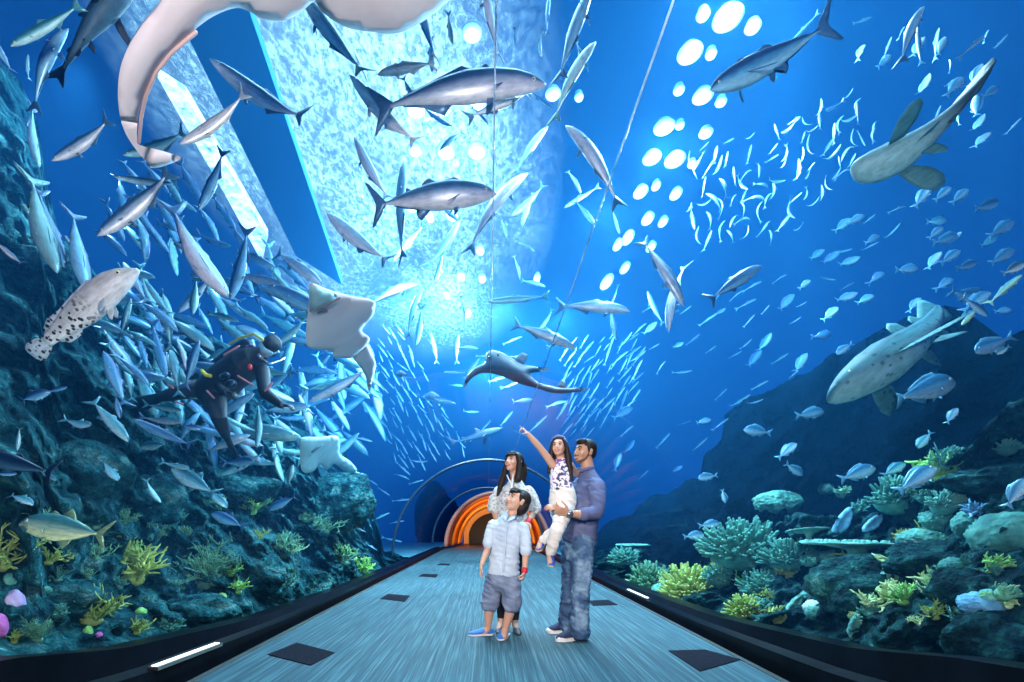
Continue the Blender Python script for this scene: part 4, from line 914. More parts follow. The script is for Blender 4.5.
FL = [
# sp, tone, head, tail, roll, bend, label
('king', 'pink', (548, 75), (367, 104), 25, .35, 'large silver kingfish stretched level beneath the top lamps, the longest fish overhead'),
('king', 'silver', (533, 86), (465, 122), 40, -.2, 'silver kingfish slanting just beneath the long level one near the top'),
('king', 'silver', (217, 70), (312, 129), 30, .5, 'silver fish nosing left just right of the curled wing of the giant ray'),
('king', 'pale', (183, 148), (250, 96), 50, .3, 'pale fish climbing beside the white daylight strip'),
('king', 'teal', (127, 158), (190, 134), 30, .5, 'pale blue fish crossing behind the tip of the giant ray wing'),
('king', 'silver', (55, 163), (114, 121), 35, .35, 'silver fish heading down left, beneath the long dark shark at upper left'),
('slim', 'teal', (12, 47), (84, 4), 20, .2, 'long thin teal fish in the upper left corner'),
('shark', 'dark', (132, -28), (48, 84), 60, .2, 'long dark shark diving through the upper left corner'),
('king', 'blue', (62, 22), (27, 108), 60, .3, 'blue fish hanging tail down at far upper left beside the dark shark'),
('king', 'blue', (36, 168), (29, 104), 50, -.3, 'blue fish head down at far left above the pale pair'),
('king', 'blue', (-6, 40), (12, 74), 30, .3, 'blue fish cut by the left frame edge near the top'),
('slim', 'bright', (27, 56), (28, 82), 20, .6, 'tiny bright curved fish at far upper left'),
('king', 'teal', (300, -6), (366, 80), 40, .2, 'teal grey fish diving out from behind the giant ray'),
('king', 'silver', (355, 52), (370, 86), 60, 0, 'short silver fish facing the camera left of the long level kingfish'),
('king', 'pale', (352, 82), (420, 151), 30, .4, 'pale grey fish curving down right below the giant ray'),
('king', 'pale', (377, 74), (436, 62), 15, 0, 'pale fish half hidden above the tail of the long level kingfish'),
('king', 'blue', (414, -12), (436, 64), 60, .1, 'blue fish hanging straight down beside the right edge of the giant ray'),
('king', 'silver', (483, -18), (498, 60), 60, .1, 'silver fish dropping tail first at the top near the crown seam'),
('king', 'silver', (354, 141), (389, 204), 40, .3, 'silver fish heading up left with open mouth, left of the upright dark pair'),
('king', 'blue', (402, 160), (400, 262), 70, .1, 'slender dark blue fish swimming straight up, belly to the glass'),
('king', 'teal', (393, 262), (426, 222), 45, 0, 'teal fish pointing down left beneath the upright slender one'),
('tuna', 'pink', (497, 190), (367, 204), 15, .25, 'plump silver pink fish level under the lamps, second largest overhead'),
('king', 'silver', (524, 166), (463, 248), 60, .35, 'bronze backed fish slanting down left across the crown seam'),
('tuna', 'silver', (328, 217), (391, 266), 35, .3, 'silver fish facing up left over the glittering surface patch'),
('king', 'teal', (461, 223), (427, 271), 45, -.3, 'teal fish curving down left, right of the open mouthed one'),
('tuna', 'blue', (269, 286), (345, 322), 20, .1, 'dark backed fish sliding behind the upper left corner of the white ray'),
('king', 'silver', (417, 281), (366, 304), 30, .4, 'silver fish touching the upper right corner of the white ray'),
('king', 'blue', (420, 286), (405, 338), 60, .3, 'dark slender fish head up, right of the white ray'),
('slim', 'blue', (290, 252), (302, 290), 40, .1, 'small dark blue fish head up above the dark backed one'),
('tuna', 'green', (55, 276), (27, 174), 40, -.25, 'big pale green fish diving head down at far left'),
('king', 'blue', (64, 270), (36, 188), 30, -.2, 'blue fish diving close behind the big pale green one'),
('tuna', 'blue', (86, 294), (70, 210), 40, -.2, 'blue green fish diving head down, third from the left edge'),
('king', 'pink', (0, 246), (24, 266), 20, .4, 'small pinkish fish at the left frame edge'),
('king', 'silver', (101, 238), (176, 172), 30, .35, 'silver fish nosing down left above the spotted grouper'),
('slim', 'bright', (121, 179), (186, 186), 10, .7, 'thin pale fish arching over the silver nosing fish at left'),
('king', 'blue', (150, 259), (135, 204), 30, .8, 'dark blue fish strongly curved, left of the big pinkish diver fish'),
('king', 'blue', (182, 252), (160, 204), 30, .2, 'slender blue fish between the curved one and the big pinkish one'),
('tuna', 'pink', (226, 303), (167, 209), 35, -.45, 'big silvery pink fish diving head down in front of the crowded shoal'),
('king', 'silver', (179, 313), (217, 271), 25, .2, 'silver fish pointing down left below the belly of the big pinkish one'),
('king', 'blue', (232, 302), (250, 228), 30, .3, 'blue fish close behind the right flank of the big pinkish one'),
('king', 'blue', (200, 212), (226, 150), 40, .2, 'blue fish pointing down left beside the foot of the white daylight strip'),
('king', 'silver', (569, 119), (624, 204), 50, -.3, 'silver backed fish swimming up left, right of the crown seam'),
('slim', 'teal', (564, 208), (600, 186), 20, .1, 'thin teal fish crossing under the up-swimming one'),
('king', 'teal', (512, 218), (545, 186), 40, .3, 'teal fish pair member pointing down left near the crown seam'),
('king', 'teal', (521, 226), (534, 190), 50, -.2, 'teal fish crossing its twin near the crown seam'),
('king', 'silver', (686, 304), (642, 236), 40, .2, 'silver fish diving down right towards the crossing pair over the people'),
('king', 'silver', (664, 330), (682, 260), 50, -.4, 'silver fish crossing the diver fish, head down, over the right of the people'),
('king', 'teal', (647, 292), (663, 326), 40, .2, 'small teal fish left of the crossing pair'),
('king', 'silver', (632, 309), (556, 304), 20, .35, 'silver fish level and facing right over the man in the blue shirt'),
('king', 'silver', (577, 347), (512, 322), 20, .3, 'silver fish descending right above the dark wide-winged shark'),
('slim', 'teal', (487, 302), (550, 296), 10, .1, 'long thin pale fish level across the crown seam'),
('tuna', 'blue', (762, 264), (708, 300), 20, .15, 'dark backed fish with bright belly at the right of the lamps, head up right'),
('king', 'blue', (590, -14), (557, 80), 50, .1, 'large blue fish dropping from the top edge, right of the seam'),
('slim', 'blue', (549, -8), (546, 36), 40, .1, 'thin dark fish hanging from the top edge, right of the crown seam'),
('king', 'teal', (593, 37), (550, 119), 60, .25, 'teal fish curving down left past two small lamps'),
('king', 'teal', (547, 124), (514, 172), 50, .2, 'pale teal fish behind the tail of the curving one'),
('blueshark', 'blue', (705, 95), (829, 28), 20, .3, 'blue shark with spread fins swimming left among the upper right lamps'),
('slim', 'bright', (792, 42), (818, 14), 15, .3, 'thin lavender fish beside the tail of the blue shark'),
('king', 'blue', (922, 2), (899, 60), 30, .4, 'blue silver fish head up at the top right edge'),
('slim', 'bright', (917, 28), (921, 67), 20, .2, 'thin bright fish beside the blue silver one at top right'),
('slim', 'bright', (938, 26), (934, 60), 20, .4, 'thin bright fish, right hand one of the upright two at top right'),
('tuna', 'teal', (129, 441), (90, 398), 15, .1, 'teal silver fish descending right in front of the dark left reef'),
('king', 'blue', (135, 421), (195, 448), 20, .3, 'vivid blue fish facing left in front of the left reef'),
('jack', 'teal', (140, 447), (170, 443), 10, 0, 'small teal fish under the vivid blue one'),
('jack', 'teal', (173, 468), (218, 496), 10, .1, 'oval teal fish with bright eye facing up left over the left reef'),
('tuna', 'blue', (104, 352), (126, 408), 20, .1, 'slender blue fish with a bright edge hanging right of the grouper tail'),
('tuna', 'dark', (-30, 452), (58, 474), 10, .1, 'big dark fish with forked tail leaving at the left frame edge'),
('jack', 'gold', (22, 522), (112, 536), 10, .1, 'large dark olive fish resting over the left reef near the yellow coral'),
('king', 'teal', (222, 476), (268, 452), 30, .3, 'teal fish gliding below the diver, above the small ray'),
('jack', 'blue', (212, 513), (246, 528), 10, .1, 'blue fish close to the rocks left of the small dark coral'),
('tuna', 'green', (188, 386), (152, 340), 20, 0, 'green teal fish behind the feet of the diver'),
('tuna', 'green', (300, 436), (214, 426), 15, .3, 'green fish sliding under the elbow of the diver'),
('king', 'silver', (310, 402), (372, 368), 30, .2, 'silver fish under the tail of the big white ray'),
('king', 'dark', (331, 352), (305, 385), 40, .1, 'dark fish nose up under the lower edge of the white ray'),
('king', 'blue', (338, 366), (318, 395), 40, .2, 'dark blue fish beside the ray tail'),
('slim', 'bright', (372, 441), (350, 436), 10, .5, 'small bright curved fish right of the small ray'),
('king', 'blue', (432, 332), (438, 364), 40, -.2, 'dark slim fish head up, between the white ray and the wide-winged shark'),
('king', 'teal', (458, 334), (456, 364), 40, .2, 'teal fish head up, left of the wide-winged shark'),
('slim', 'blue', (444, 372), (466, 373), 10, 0, 'small blue fish level under the wing of the dark shark'),
('shark', 'dark', (503, 428), (447, 445), 20, .15, 'faint slender shark gliding above the ring joint over the woman'),
('shark', 'dark', (456, 404), (414, 396), 20, .1, 'small dark shark left of the faint slender one'),
('tuna', 'dark', (536, 399), (512, 402), 10, .1, 'small dark fish beneath the long tail of the wide-winged shark'),
('bream', 'bright', (956, 380), (894, 400), 5, .1, 'large striped oval fish facing right beneath the spotted nurse shark'),
('bream', 'bright', (974, 352), (1014, 336), 10, .1, 'silver blue fish facing left at the right edge above the dark reef'),
('bream', 'teal', (996, 354), (1010, 346), 10, .1, 'small teal fish near the right frame edge above the dark reef'),
('bream', 'bright', (936, 466), (897, 492), 5, .1, 'oval pale fish partly hidden by the green yellow branching coral'),
('bream', 'bright', (1026, 478), (1006, 508), 5, 0, 'pale fish cut by the right frame edge near the plate corals'),
('bream', 'bright', (875, 467), (839, 480), 5, 0, 'bright oval fish alone over the dark hollow of the right reef'),
('bream', 'bright', (824, 411), (795, 416), 5, 0, 'bright oval fish facing right at the edge of the right cliff'),
('bream', 'bright', (744, 429), (772, 433), 5, 0, 'bright small fish facing left on the dark cliff, first from the people'),
('bream', 'bright', (698, 478), (718, 475), 5, 0, 'bright small fish facing left low on the dark cliff'),
('bream', 'bright', (796, 443), (777, 459), 5, 0, 'small bright fish of a close pair, upper one, before the right cliff'),
('bream', 'bright', (803, 475), (785, 463), 5, 0, 'small bright fish of a close pair, lower one, before the right cliff'),
('bream', 'bright', (726, 503), (722, 489), 5, 0, 'tiny bright fish nose down over the right reef'),
('bream', 'bright', (720, 523), (698, 526), 5, 0, 'bright small fish facing right above the low corals, upper of two'),
('bream', 'bright', (704, 534), (683, 537), 5, 0, 'bright small fish facing right above the low corals, lower of two'),
('bream', 'teal', (917, 448), (932, 431), 5, 0, 'blue fish nose down just above the yellow green coral'),
('bream', 'bright', (957, 408), (946, 424), 5, 0, 'small blue fish nose up right of the branching coral'),
('bream', 'teal', (905, 463), (882, 476), 5, 0, 'dim teal fish between the bright oval one and the branching coral'),
('bream', 'bright', (836, 354), (853, 343), 5, .1, 'small bright fish at the crest of the right cliff'),
('bream', 'bright', (985, 300), (950, 291), 10, .1, 'silver fish by the tail of the spotted nurse shark, left one'),
('bream', 'bright', (990, 291), (962, 312), 10, .1, 'silver fish by the tail of the spotted nurse shark, right one'),
('tuna', 'bright', (988, 316), (962, 296), 30, .1, 'pale blue fish crossing the tail of the nurse shark'),
('king', 'gold', (1022, 274), (988, 304), 20, .1, 'yellow tinted fish glowing right of the nurse shark tail'),
('tuna', 'gold', (961, 326), (978, 308), 20, .1, 'yellow flecked fish under the tail of the nurse shark'),
('bream', 'bright', (999, 202), (974, 209), 5, 0, 'bright oval fish facing right, highest of the row at the right edge'),
('bream', 'bright', (1014, 221), (988, 237), 5, 0, 'bright oval fish with a fringed belly at the right edge'),
('bream', 'bright', (1014, 249), (990, 264), 5, 0, 'bright oval fish at the right edge, third down'),
('bream', 'bright', (1025, 263), (1002, 274), 5, 0, 'bright oval fish touching the right frame edge'),
('bream', 'bright', (930, 186), (914, 208), 5, 0, 'bright oval fish beneath the snout side of the round finned shark'),
('bream', 'bright', (951, 187), (934, 201), 5, 0, 'bright oval fish beneath the middle of the round finned shark'),
('bream', 'bright', (968, 189), (951, 204), 5, 0, 'bright oval fish beneath the tail side of the round finned shark'),
('bream', 'bright', (943, 227), (928, 239), 5, 0, 'bright fish of a touching pair at right, upper one'),
('bream', 'bright', (958, 235), (932, 243), 5, 0, 'bright fish of a touching pair at right, lower one'),
('bream', 'bright', (960, 250), (940, 264), 5, 0, 'bright fish beneath the touching pair at right'),
('bream', 'bright', (977, 262), (956, 269), 5, 0, 'bright fish low right of the touching pair'),
('slim', 'bright', (988, 33), (961, 55), 20, .5, 'thin bright arched fish in the upper right corner'),
('bream', 'bright', (963, 76), (946, 96), 10, .2, 'thin bright fish above the tail of the round finned shark'),
('bream', 'bright', (981, 64), (971, 86), 10, 0, 'bright fish pointing up by the tail fin of the round finned shark'),
]
small = {'slim', 'bream'}
for sp, tone, h, t, roll, bend, lab in FL:
    L = math.hypot(h[0]-t[0], h[1]-t[1])
    kk = 1.18+.25*random.random() if L > 60 else 1.6+.9*random.random()
    if sp == 'bream': kk = 2.0+.5*random.random()
    if 'shoal' in lab or 'left reef' in lab or 'frame edge' in lab: kk = 1.15
    Y = 13 if 'faint' in lab or 'small dark' in lab else None
    place_fish(sp, tone, h, t, Y=Y, roll=roll, bend=bend*.8, k=kk, label=lab, name='shark' if 'shark' in sp else None, cat='shark' if 'shark' in sp else 'fish')
place_fish('grouper', 'pale', (134, 267), (27, 357), roll=8, bend=.25, k=1.14, label='large pale grouper with dark spots and a rounded tail, facing up right')
place_fish('zebra', 'green', (851, 390), (972, 296), roll=18, bend=-.3, k=1.32, dY=.3, label='long teal nurse shark nosing down left in front of the right cliff', cat='shark', vb=.35)
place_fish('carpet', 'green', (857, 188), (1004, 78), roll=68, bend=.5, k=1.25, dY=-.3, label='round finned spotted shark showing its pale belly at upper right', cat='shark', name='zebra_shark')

# ---- shoals, each fish an individual
def shoal(poly, n, size, ang, spread, sps, tones, label, group, k=(1.4, 2.6), seed=1, gap=9, bend=.35, roll=(0, 40), fine=False, flipdir=0.0):
    rnd = random.Random(seed); xs = [p[0] for p in poly]; ys = [p[1] for p in poly]; got = []; tries = 0
    while len(got) < n and tries < n*60:
        tries += 1
        x = rnd.uniform(min(xs), max(xs)); y = rnd.uniform(min(ys), max(ys))
        if not inside(poly, x, y): continue
        if any((x-a)**2+(y-b)**2 < gap*gap for a, b in got): continue
        got.append((x, y))
        a = ang(x, y) if callable(ang) else ang
        a = math.radians(a+rnd.gauss(0, spread)); s = rnd.uniform(*size)
        if rnd.random() < flipdir: a += PI
        dx, dy = math.cos(a)*s/2, -math.sin(a)*s/2
        place_fish(rnd.choice(sps), rnd.choice(tones), (x+dx, y+dy), (x-dx, y-dy), roll=rnd.uniform(*roll), bend=rnd.choice([-bend, 0, bend]),
                   k=rnd.uniform(*k), label=label, group=group, fine=fine)
shoal([(112, 240), (170, 300), (300, 260), (330, 330), (392, 380), (360, 440), (290, 480), (150, 420), (108, 360)], 135, (34, 62), lambda x, y: -50 if x < 200 else -35, 32, ['king', 'tuna', 'king'], ['blue', 'blue', 'teal', 'teal', 'silver'],
      'blue or teal silver fish packed in the dense shoal round the diver', 'dense shoal round the diver', k=(1.35, 2.3), seed=3, gap=10, flipdir=.3)
shoal([(120, 165), (230, 190), (262, 260), (180, 262), (110, 240)], 22, (34, 56), -55, 20, ['king'], ['blue', 'teal'], 'blue or teal silver fish packed in the dense shoal round the diver', 'dense shoal round the diver', k=(1.5, 2.3), seed=9, gap=16)
shoal([(365, 330), (400, 325), (440, 400), (470, 450), (400, 470), (375, 420)], 90, (9, 20), lambda x, y: -58, 10, ['slim'], ['bright', 'bright', 'teal'],
      'tiny bright fish in the slanting shoal above the left of the ring joint', 'streaming shoal left of the ring joint', k=(2.2, 3.6), seed=4, gap=6, roll=(0, 30), flipdir=.0)
shoal([(565, 345), (640, 325), (640, 400), (590, 440), (560, 430)], 75, (9, 24), lambda x, y: 56, 9, ['slim'], ['blue', 'blue', 'bright', 'teal'],
      'thin fish in the slanting shoal above the man and the girl', 'streaming shoal above the man and girl', k=(2.2, 3.8), seed=5, gap=6, roll=(0, 30))
shoal([(690, 150), (760, 130), (850, 90), (880, 130), (800, 230), (700, 250), (680, 200)], 85, (12, 24), lambda x, y: 78 if x < 760 else 66, 28, ['slim', 'king', 'king'], ['blue', 'teal', 'blue'],
      'small bright fish in the rising shoal right of the lamps', 'rising shoal right of the lamps', k=(1.9, 3.0), seed=6, gap=9, bend=.8, roll=(20, 70), flipdir=.2, fine=True)
shoal([(640, 310), (720, 290), (830, 230), (900, 200), (870, 330), (760, 400), (700, 470), (620, 500), (610, 440)], 60, (12, 24), lambda x, y: 34, 14, ['slim', 'bream', 'slim'], ['bright', 'blue', 'teal'],
      'small fish scattered in the open blue water above the right cliff', 'fish scattered over the right cliff', k=(2.0, 3.4), seed=7, gap=13, bend=.4)
shoal([(820, 20), (1000, 20), (1020, 160), (900, 100)], 20, (14, 24), 55, 20, ['slim', 'bream'], ['bright'],
      'small bright fish spread through the upper right water', 'fish in the upper right water', k=(2.0, 3.0), seed=8, gap=14, bend=.5)
shoal([(990, 220), (1024, 280), (1024, 340), (840, 300), (830, 220)], 14, (16, 24), 30, 16, ['bream'], ['bright', 'teal'],
      'small oval fish in the dark blue water near the right edge', 'oval fish near the right edge', k=(2.2, 3.0), seed=18, gap=18)
shoal([(400, 30), (620, 30), (620, 330), (420, 330)], 26, (20, 42), -60, 45, ['king', 'king', 'slim'], ['teal', 'blue', 'blue'],
      'slim blue or teal fish swimming high over the tunnel crown', 'slim fish high over the crown', k=(1.4, 2.0), seed=12, gap=22, fine=True)
shoal([(440, 340), (560, 340), (560, 440), (450, 445)], 16, (14, 28), 20, 30, ['king', 'slim'], ['blue', 'teal', 'dark'],
      'slim dim fish low over the tunnel crown behind the wide-winged shark', 'slim fish low over the crown', k=(1.5, 2.2), seed=13, gap=14)
shoal([(360, 470), (430, 455), (400, 540), (350, 560)], 14, (12, 22), 5, 18, ['slim'], ['bright', 'teal'],
      'small pale fish low in the blue water left of the ring joint', 'small fish low on the left', k=(1.6, 2.6), seed=14, gap=13, bend=.7)
shoal([(0, 380), (110, 380), (330, 470), (320, 520), (120, 500), (0, 500)], 16, (18, 34), -25, 40, ['tuna', 'jack'], ['blue', 'teal'],
      'dim blue or teal fish close to the left reef rocks', 'fish close to the left reef', k=(1.12, 1.3), seed=15, gap=24, fine=True)
# ================================================================ rays and the wide-winged shark
def skinmat(name, stops, scale=5, rough=.5, bump=.1):
    return noisy(name, stops, scale=scale, rough=rough, bump=bump, bscale=20)
def cyl_place(r, px, py):
    """where the view line through (px, py) meets the cylinder of radius r round the tunnel"""
    dx, dz = (px-CX)/F, (CY-py)/F; oz = EYE-ZC
    a = dx*dx+dz*dz; b = 2*oz*dz; c = oz*oz-r*r
    t = (-b+math.sqrt(b*b-4*a*c))/(2*a); return Vector((dx*t, t, EYE+dz*t))
def ray_body(name, outline, r, thick, mt, label, k=4, step=9, cap=30):
    poly = cr(outline, k)
    def place(u, v, s, h):
        base = cyl_place(r, u, v); n_ = Vector((base.x, 0, base.z-ZC)).normalized()
        return base+n_*(h*(.82 if s > 0 else -.18))
    bm = blanket(poly, step, place, lambda u, v, d: thick*math.sin(min(1, d/cap)*PI/2)**.8)
    o = obj(name, bm, mt, label=label, cat='ray'); smooth(o.data); return o
RAYP = skinmat('pale_pink_ray_skin', [(.25, (.66, .50, .50, 1)), (.5, (.82, .70, .69, 1)), (.75, (.90, .84, .84, 1))], 2.2)
RAYT = skinmat('teal_white_ray_skin', [(.3, (.24, .46, .47, 1)), (.7, (.42, .62, .63, 1))], 6)
GUI0 = mat('dark_gill', (.03, .08, .10, 1), .6); DKM = mat('mouth_dark', (.20, .12, .13, 1), .6)
giant = ray_body('giant_ray', [(161, 4), (148, 20), (133, 40), (122, 62), (118, 86), (119, 110), (124, 130), (134, 147), (148, 164), (152, 168), (164, 166), (181, 158), (163, 151), (140, 145), (137, 138),
    (138, 118), (143, 98), (155, 72), (171, 51), (193, 31), (214, 16), (236, 8), (250, 12), (263, 19), (284, 21), (300, 13), (314, 2), (322, 12), (345, 27), (372, 32), (399, 33), (425, 20), (452, -2),
    (520, -60), (470, -150), (330, -200), (230, -110)], R0+.30, .16, RAYP, 'giant pale pink ray sweeping over the glass at the top, one wing curled down', step=11, cap=55)
wr = ray_body('stingray', [(310, 283), (324, 288), (338, 293), (357, 298), (374, 301), (375, 308), (373, 316), (366, 324), (362, 331), (369, 337), (369, 342), (363, 349), (350, 358), (334, 357), (331, 351), (309, 348), (306, 335), (307, 320), (309, 300)],
    R0+.5, .16, RAYP, 'white pink stingray showing its square underside, right of the diver', step=5, cap=22)
sr = ray_body('stingray', [(301, 438), (319, 437), (337, 436), (340, 445), (340, 454), (350, 461), (357, 470), (350, 473), (341, 468), (334, 464), (327, 470), (320, 465), (314, 471), (306, 473), (301, 468), (300, 452)],
    R0+.75, .16, RAYT, 'small pale teal ray hovering below the diver, over the left reef', step=4, cap=14)
def on_ray(parent, nm, pts, rad, r, mt):
    bm = bmesh.new(); tube(bm, [cyl_place(r, *p) for p in pts], rad, n=8); o = obj(nm, bm, mt, parent=parent); smooth(o.data); return o
def flap(parent, nm, outline, r, thick, mt, label=None):
    poly = cr(outline, 3)
    def place(u, v, s, h):
        base = cyl_place(r, u, v); n_ = Vector((base.x, 0, base.z-ZC)).normalized(); return base+n_*(h*.5*s)
    o = obj(nm, blanket(poly, 4, place, lambda u, v, d: thick*min(1, d/6)), mt, parent=parent, label=label); smooth(o.data)
flap(wr, 'tail_lobe', [(352, 352), (360, 346), (367, 343), (373, 355), (376, 366), (372, 382), (370, 392), (367, 386), (366, 378), (361, 368), (354, 360)], R0+.55, .05, RAYP)
flap(wr, 'snout', [(311, 285), (324, 290), (337, 295), (331, 303), (322, 309), (310, 310), (310, 298)], R0+.46, .06, RAYT, 'pale teal snout of the ray')
on_ray(wr, 'gill_line', [(310, 311), (320, 308), (331, 303), (340, 298)], .006, R0+.42, DKM)
on_ray(wr, 'mouth', [(318, 313), (322, 312), (327, 311)], .008, R0+.46, DKM)
on_ray(sr, 'mouth', [(312, 452), (317, 448), (322, 445)], .012, R0+.70, GUI0)
on_ray(sr, 'tail', [(352, 471), (360, 474), (366, 476)], [.03, .02, .006], R0+.8, RAYT)
on_ray(giant, 'wing_crease', [(196, 32), (172, 52), (156, 72), (146, 95), (141, 118), (139, 142)], .006, R0+.30, skinmat('crease_skin', [(.3, (.5, .3, .28, 1)), (.7, (.62, .42, .4, 1))]))

# wide-winged shark (guitarfish) over the crown, seen from below
GUI = skinmat('dark_grey_shark_skin', [(.3, (.008, .02, .04, 1)), (.7, (.03, .06, .09, 1))], 6)
def guitarfish(label):
    Y = 6.6; base = P(522, 372, Y)
    poly = cr([(487, 352), (493, 350), (503, 353), (512, 358), (522, 364), (545, 368), (552, 370), (540, 372), (530, 374), (538, 382), (551, 386), (566, 388), (584, 387), (586, 390), (570, 393), (552, 393), (536, 388), (520, 384), (508, 379), (498, 375), (488, 373), (479, 374), (470, 380), (464, 388), (466, 378), (474, 368), (484, 363), (485, 357)], 3)
    def place(u, v, s, h):
        p = P(u, v, Y); return p+Vector((0, h*.9*(s if s > 0 else .6*s), 0))
    bm = blanket(poly, 3.2, place, lambda u, v, d: .20*math.sin(min(1, d/10)*PI/2)**.7)
    o = obj('guitarfish', bm, GUI, label=label, cat='shark'); smooth(o.data)
    for pl in ([(514, 360), (522, 352), (528, 355), (524, 366)], [(557, 387), (561, 380), (566, 382), (565, 388)]):
        b2 = bmesh.new(); plate(b2, pl, .04, frame=lambda u, v: P(u, v, Y+.1), nrm=Vector((0, 1, 0))); obj('dorsal_fin', b2, GUI, parent=o)
    b2 = bmesh.new()
    for e in ((489, 357), (498, 355)): ball(b2, P(e[0], e[1], Y-.10), .016)
    obj('eye', b2, EYE_M, parent=o)
guitarfish('dark wide-winged shark over the tunnel crown, straight above the woman')
def small_ray(px, py, r, Y, label):
    bm = bmesh.new(); c = P(px, py, Y); s = r/F*Y
    poly = cr([(-1, 0), (-.45, .5), (0, .75), (.5, .45), (1, -.1), (.45, -.5), (0, -.6), (-.5, -.45)], 4)
    b = blanket([(x*10, y*10) for x, y in poly], 2.2, lambda u, v, sd, h: c+Vector((u/10*s, -v/10*s*.5+h*sd, v/10*s*.7+h*sd)), lambda u, v, d: s*.16*min(1, d/4))
    tube(b, [c+Vector((s*.2, 0, -s*.3)), c+Vector((s*1.0, 0, -s*.6)), c+Vector((s*1.9, .05, -s*.5))], [s*.1, s*.06, s*.02], n=6)
    smooth(obj('eagle_ray', b, GUI, label=label, cat='ray').data)
small_ray(401, 374, 6, 8, 'small dark round ray between the white ray and the small dark shark')
small_ray(432, 396, 8, 11, 'dark ray right beside the small dark shark over the left arch')
# ================================================================ people
def skin(name, c):
    m = mat(name, (*c, 1), .5); b = m.node_tree.nodes['Principled BSDF']; b.inputs['Subsurface Weight'].default_value = .08; b.inputs['Subsurface Radius'].default_value = (.02, .008, .004)
    return m
SK1 = skin('tan_skin', (.46, .24, .15)); SK2 = skin('fair_skin', (.60, .34, .24)); SK3 = skin('warm_skin', (.58, .32, .22))
HAIR = noisy('black_hair', [(.3, (.006, .005, .005, 1)), (.7, (.025, .016, .013, 1))], scale=30, rough=.55, spec=.25, bump=.4, bscale=60, stretch=(1, 1, .15), bdist=.005)
BEARD = mat('stubble', (.13, .07, .05, 1), .85); EYW = mat('eye_white', (.6, .58, .56, 1), .3); EYI = mat('iris', (.02, .01, .006, 1), .1)
LIPC = mat('lips', (.42, .07, .07, 1), .4); LIPM = mat('brown_lips', (.40, .17, .12, 1), .5); TEE = mat('teeth', (.9, .88, .84, 1), .3)
def frame(f, up=(0, 0, 1)):
    f = Vector(f).normalized(); u = Vector(up); u = (u-f*u.dot(f)).normalized(); r = f.cross(u)
    return r, f, u
def basis(c, f, up=(0, 0, 1), s=1.0):
    r, f, u = frame(f, up); return Matrix.Translation(c) @ Matrix(((r.x, f.x, u.x), (r.y, f.y, u.y), (r.z, f.z, u.z))).to_4x4() @ Matrix.Scale(s, 4)
def ballM(bm, M, c, r, seg=18, rings=12):
    q = bmesh.ops.create_uvsphere(bm, u_segments=seg, v_segments=rings, radius=1)
    for v in q['verts']: v.co = M @ Vector((c[0]+v.co.x*r[0], c[1]+v.co.y*r[1], c[2]+v.co.z*r[2]))
def tubeM(bm, M, pts, rad, n=8, side=None):
    s = M.to_scale()[0]; tube(bm, [M @ Vector(p) for p in pts], [((r[0]*s, r[1]*s) if hasattr(r, '__len__') else r*s) for r in rad], n=n, side=side)
def head(bm, M, child=False):
    ballM(bm, M, (0, -.014, .030), (.072, .090, .082)); ballM(bm, M, (0, .020, -.016), (.058 if not child else .062, .066, .080))
    ballM(bm, M, (0, .034, -.062), (.044, .042, .038)); ballM(bm, M, (0, .060, -.086), (.020, .018, .016))
    ballM(bm, M, (0, .070, .030), (.046, .016, .011))
    for s in (-1, 1):
        ballM(bm, M, (s*.034, .060, -.026), (.022, .020, .024)); ballM(bm, M, (s*.075, -.004, -.006), (.009, .020, .031)); ballM(bm, M, (s*.080, -.012, .008), (.007, .012, .018))
    tubeM(bm, M, [(0, .080, .018), (0, .094, -.008), (0, .102, -.026)], [.008, .010, .012], 10)
    for s in (-1, 1): ballM(bm, M, (s*.011, .090, -.030), (.009, .010, .007))
    ballM(bm, M, (0, .083, -.052), (.022, .012, .006)); ballM(bm, M, (0, .081, -.063), (.019, .012, .007))
def face_parts(root, M, lip, smile=False, brow=.004, open_=False, child=False):
    def ob(nm, bm, mt, par=None):
        o = obj(nm, bm, mt); smooth(o.data); o.parent = root; o.matrix_parent_inverse = Matrix.Translation(root.location).inverted(); return o
    for s in (-1, 1):
        k = 1.15 if child else 1
        bm = bmesh.new(); ballM(bm, M, (s*.030, .070, .008), (.0115*k, .0105, .0055*k), 12, 8); e = ob('eye', bm, EYW)
        bm = bmesh.new(); ballM(bm, M, (s*.030, .0785, .008), (.0062*k, .0045, .0060*k), 10, 6); i = obj('iris', bm, EYI); i.parent = e; smooth(i.data)
        i.matrix_parent_inverse = e.matrix_basis.inverted() if False else Matrix.Identity(4)
        bm = bmesh.new(); tubeM(bm, M, [(s*.012, .088, .027), (s*.030, .086, .033), (s*.050, .072, .027)], [brow*.8, brow, brow*.5], 6); ob('eyebrow', bm, HAIR)
        bm = bmesh.new(); tubeM(bm, M, [(s*.016, .080, .010), (s*.030, .0835, .0175), (s*.045, .072, .009)], [.0015, .0025, .0015], 6); ob('eyelash', bm, HAIR)
    bm = bmesh.new()
    tubeM(bm, M, [(-.026, .076, -.051), (-.010, .0935, -.0505), (0, .0945, -.052), (.010, .0935, -.0505), (.026, .076, -.051)], [.002, .0045, .004, .0045, .002], 8)
    lo = -.066 if (smile or open_) else -.0595
    tubeM(bm, M, [(-.024, .076, -.053), (-.010, .091, lo), (0, .0925, lo-.001), (.010, .091, lo), (.024, .076, -.053)], [.002, .005, .0055, .005, .002], 8)
    ob('mouth', bm, lip)
    if smile or open_:
        bm = bmesh.new(); ballM(bm, M, (0, .084, -.058), (.017, .009, .006), 12, 6); ob('teeth', bm, TEE)
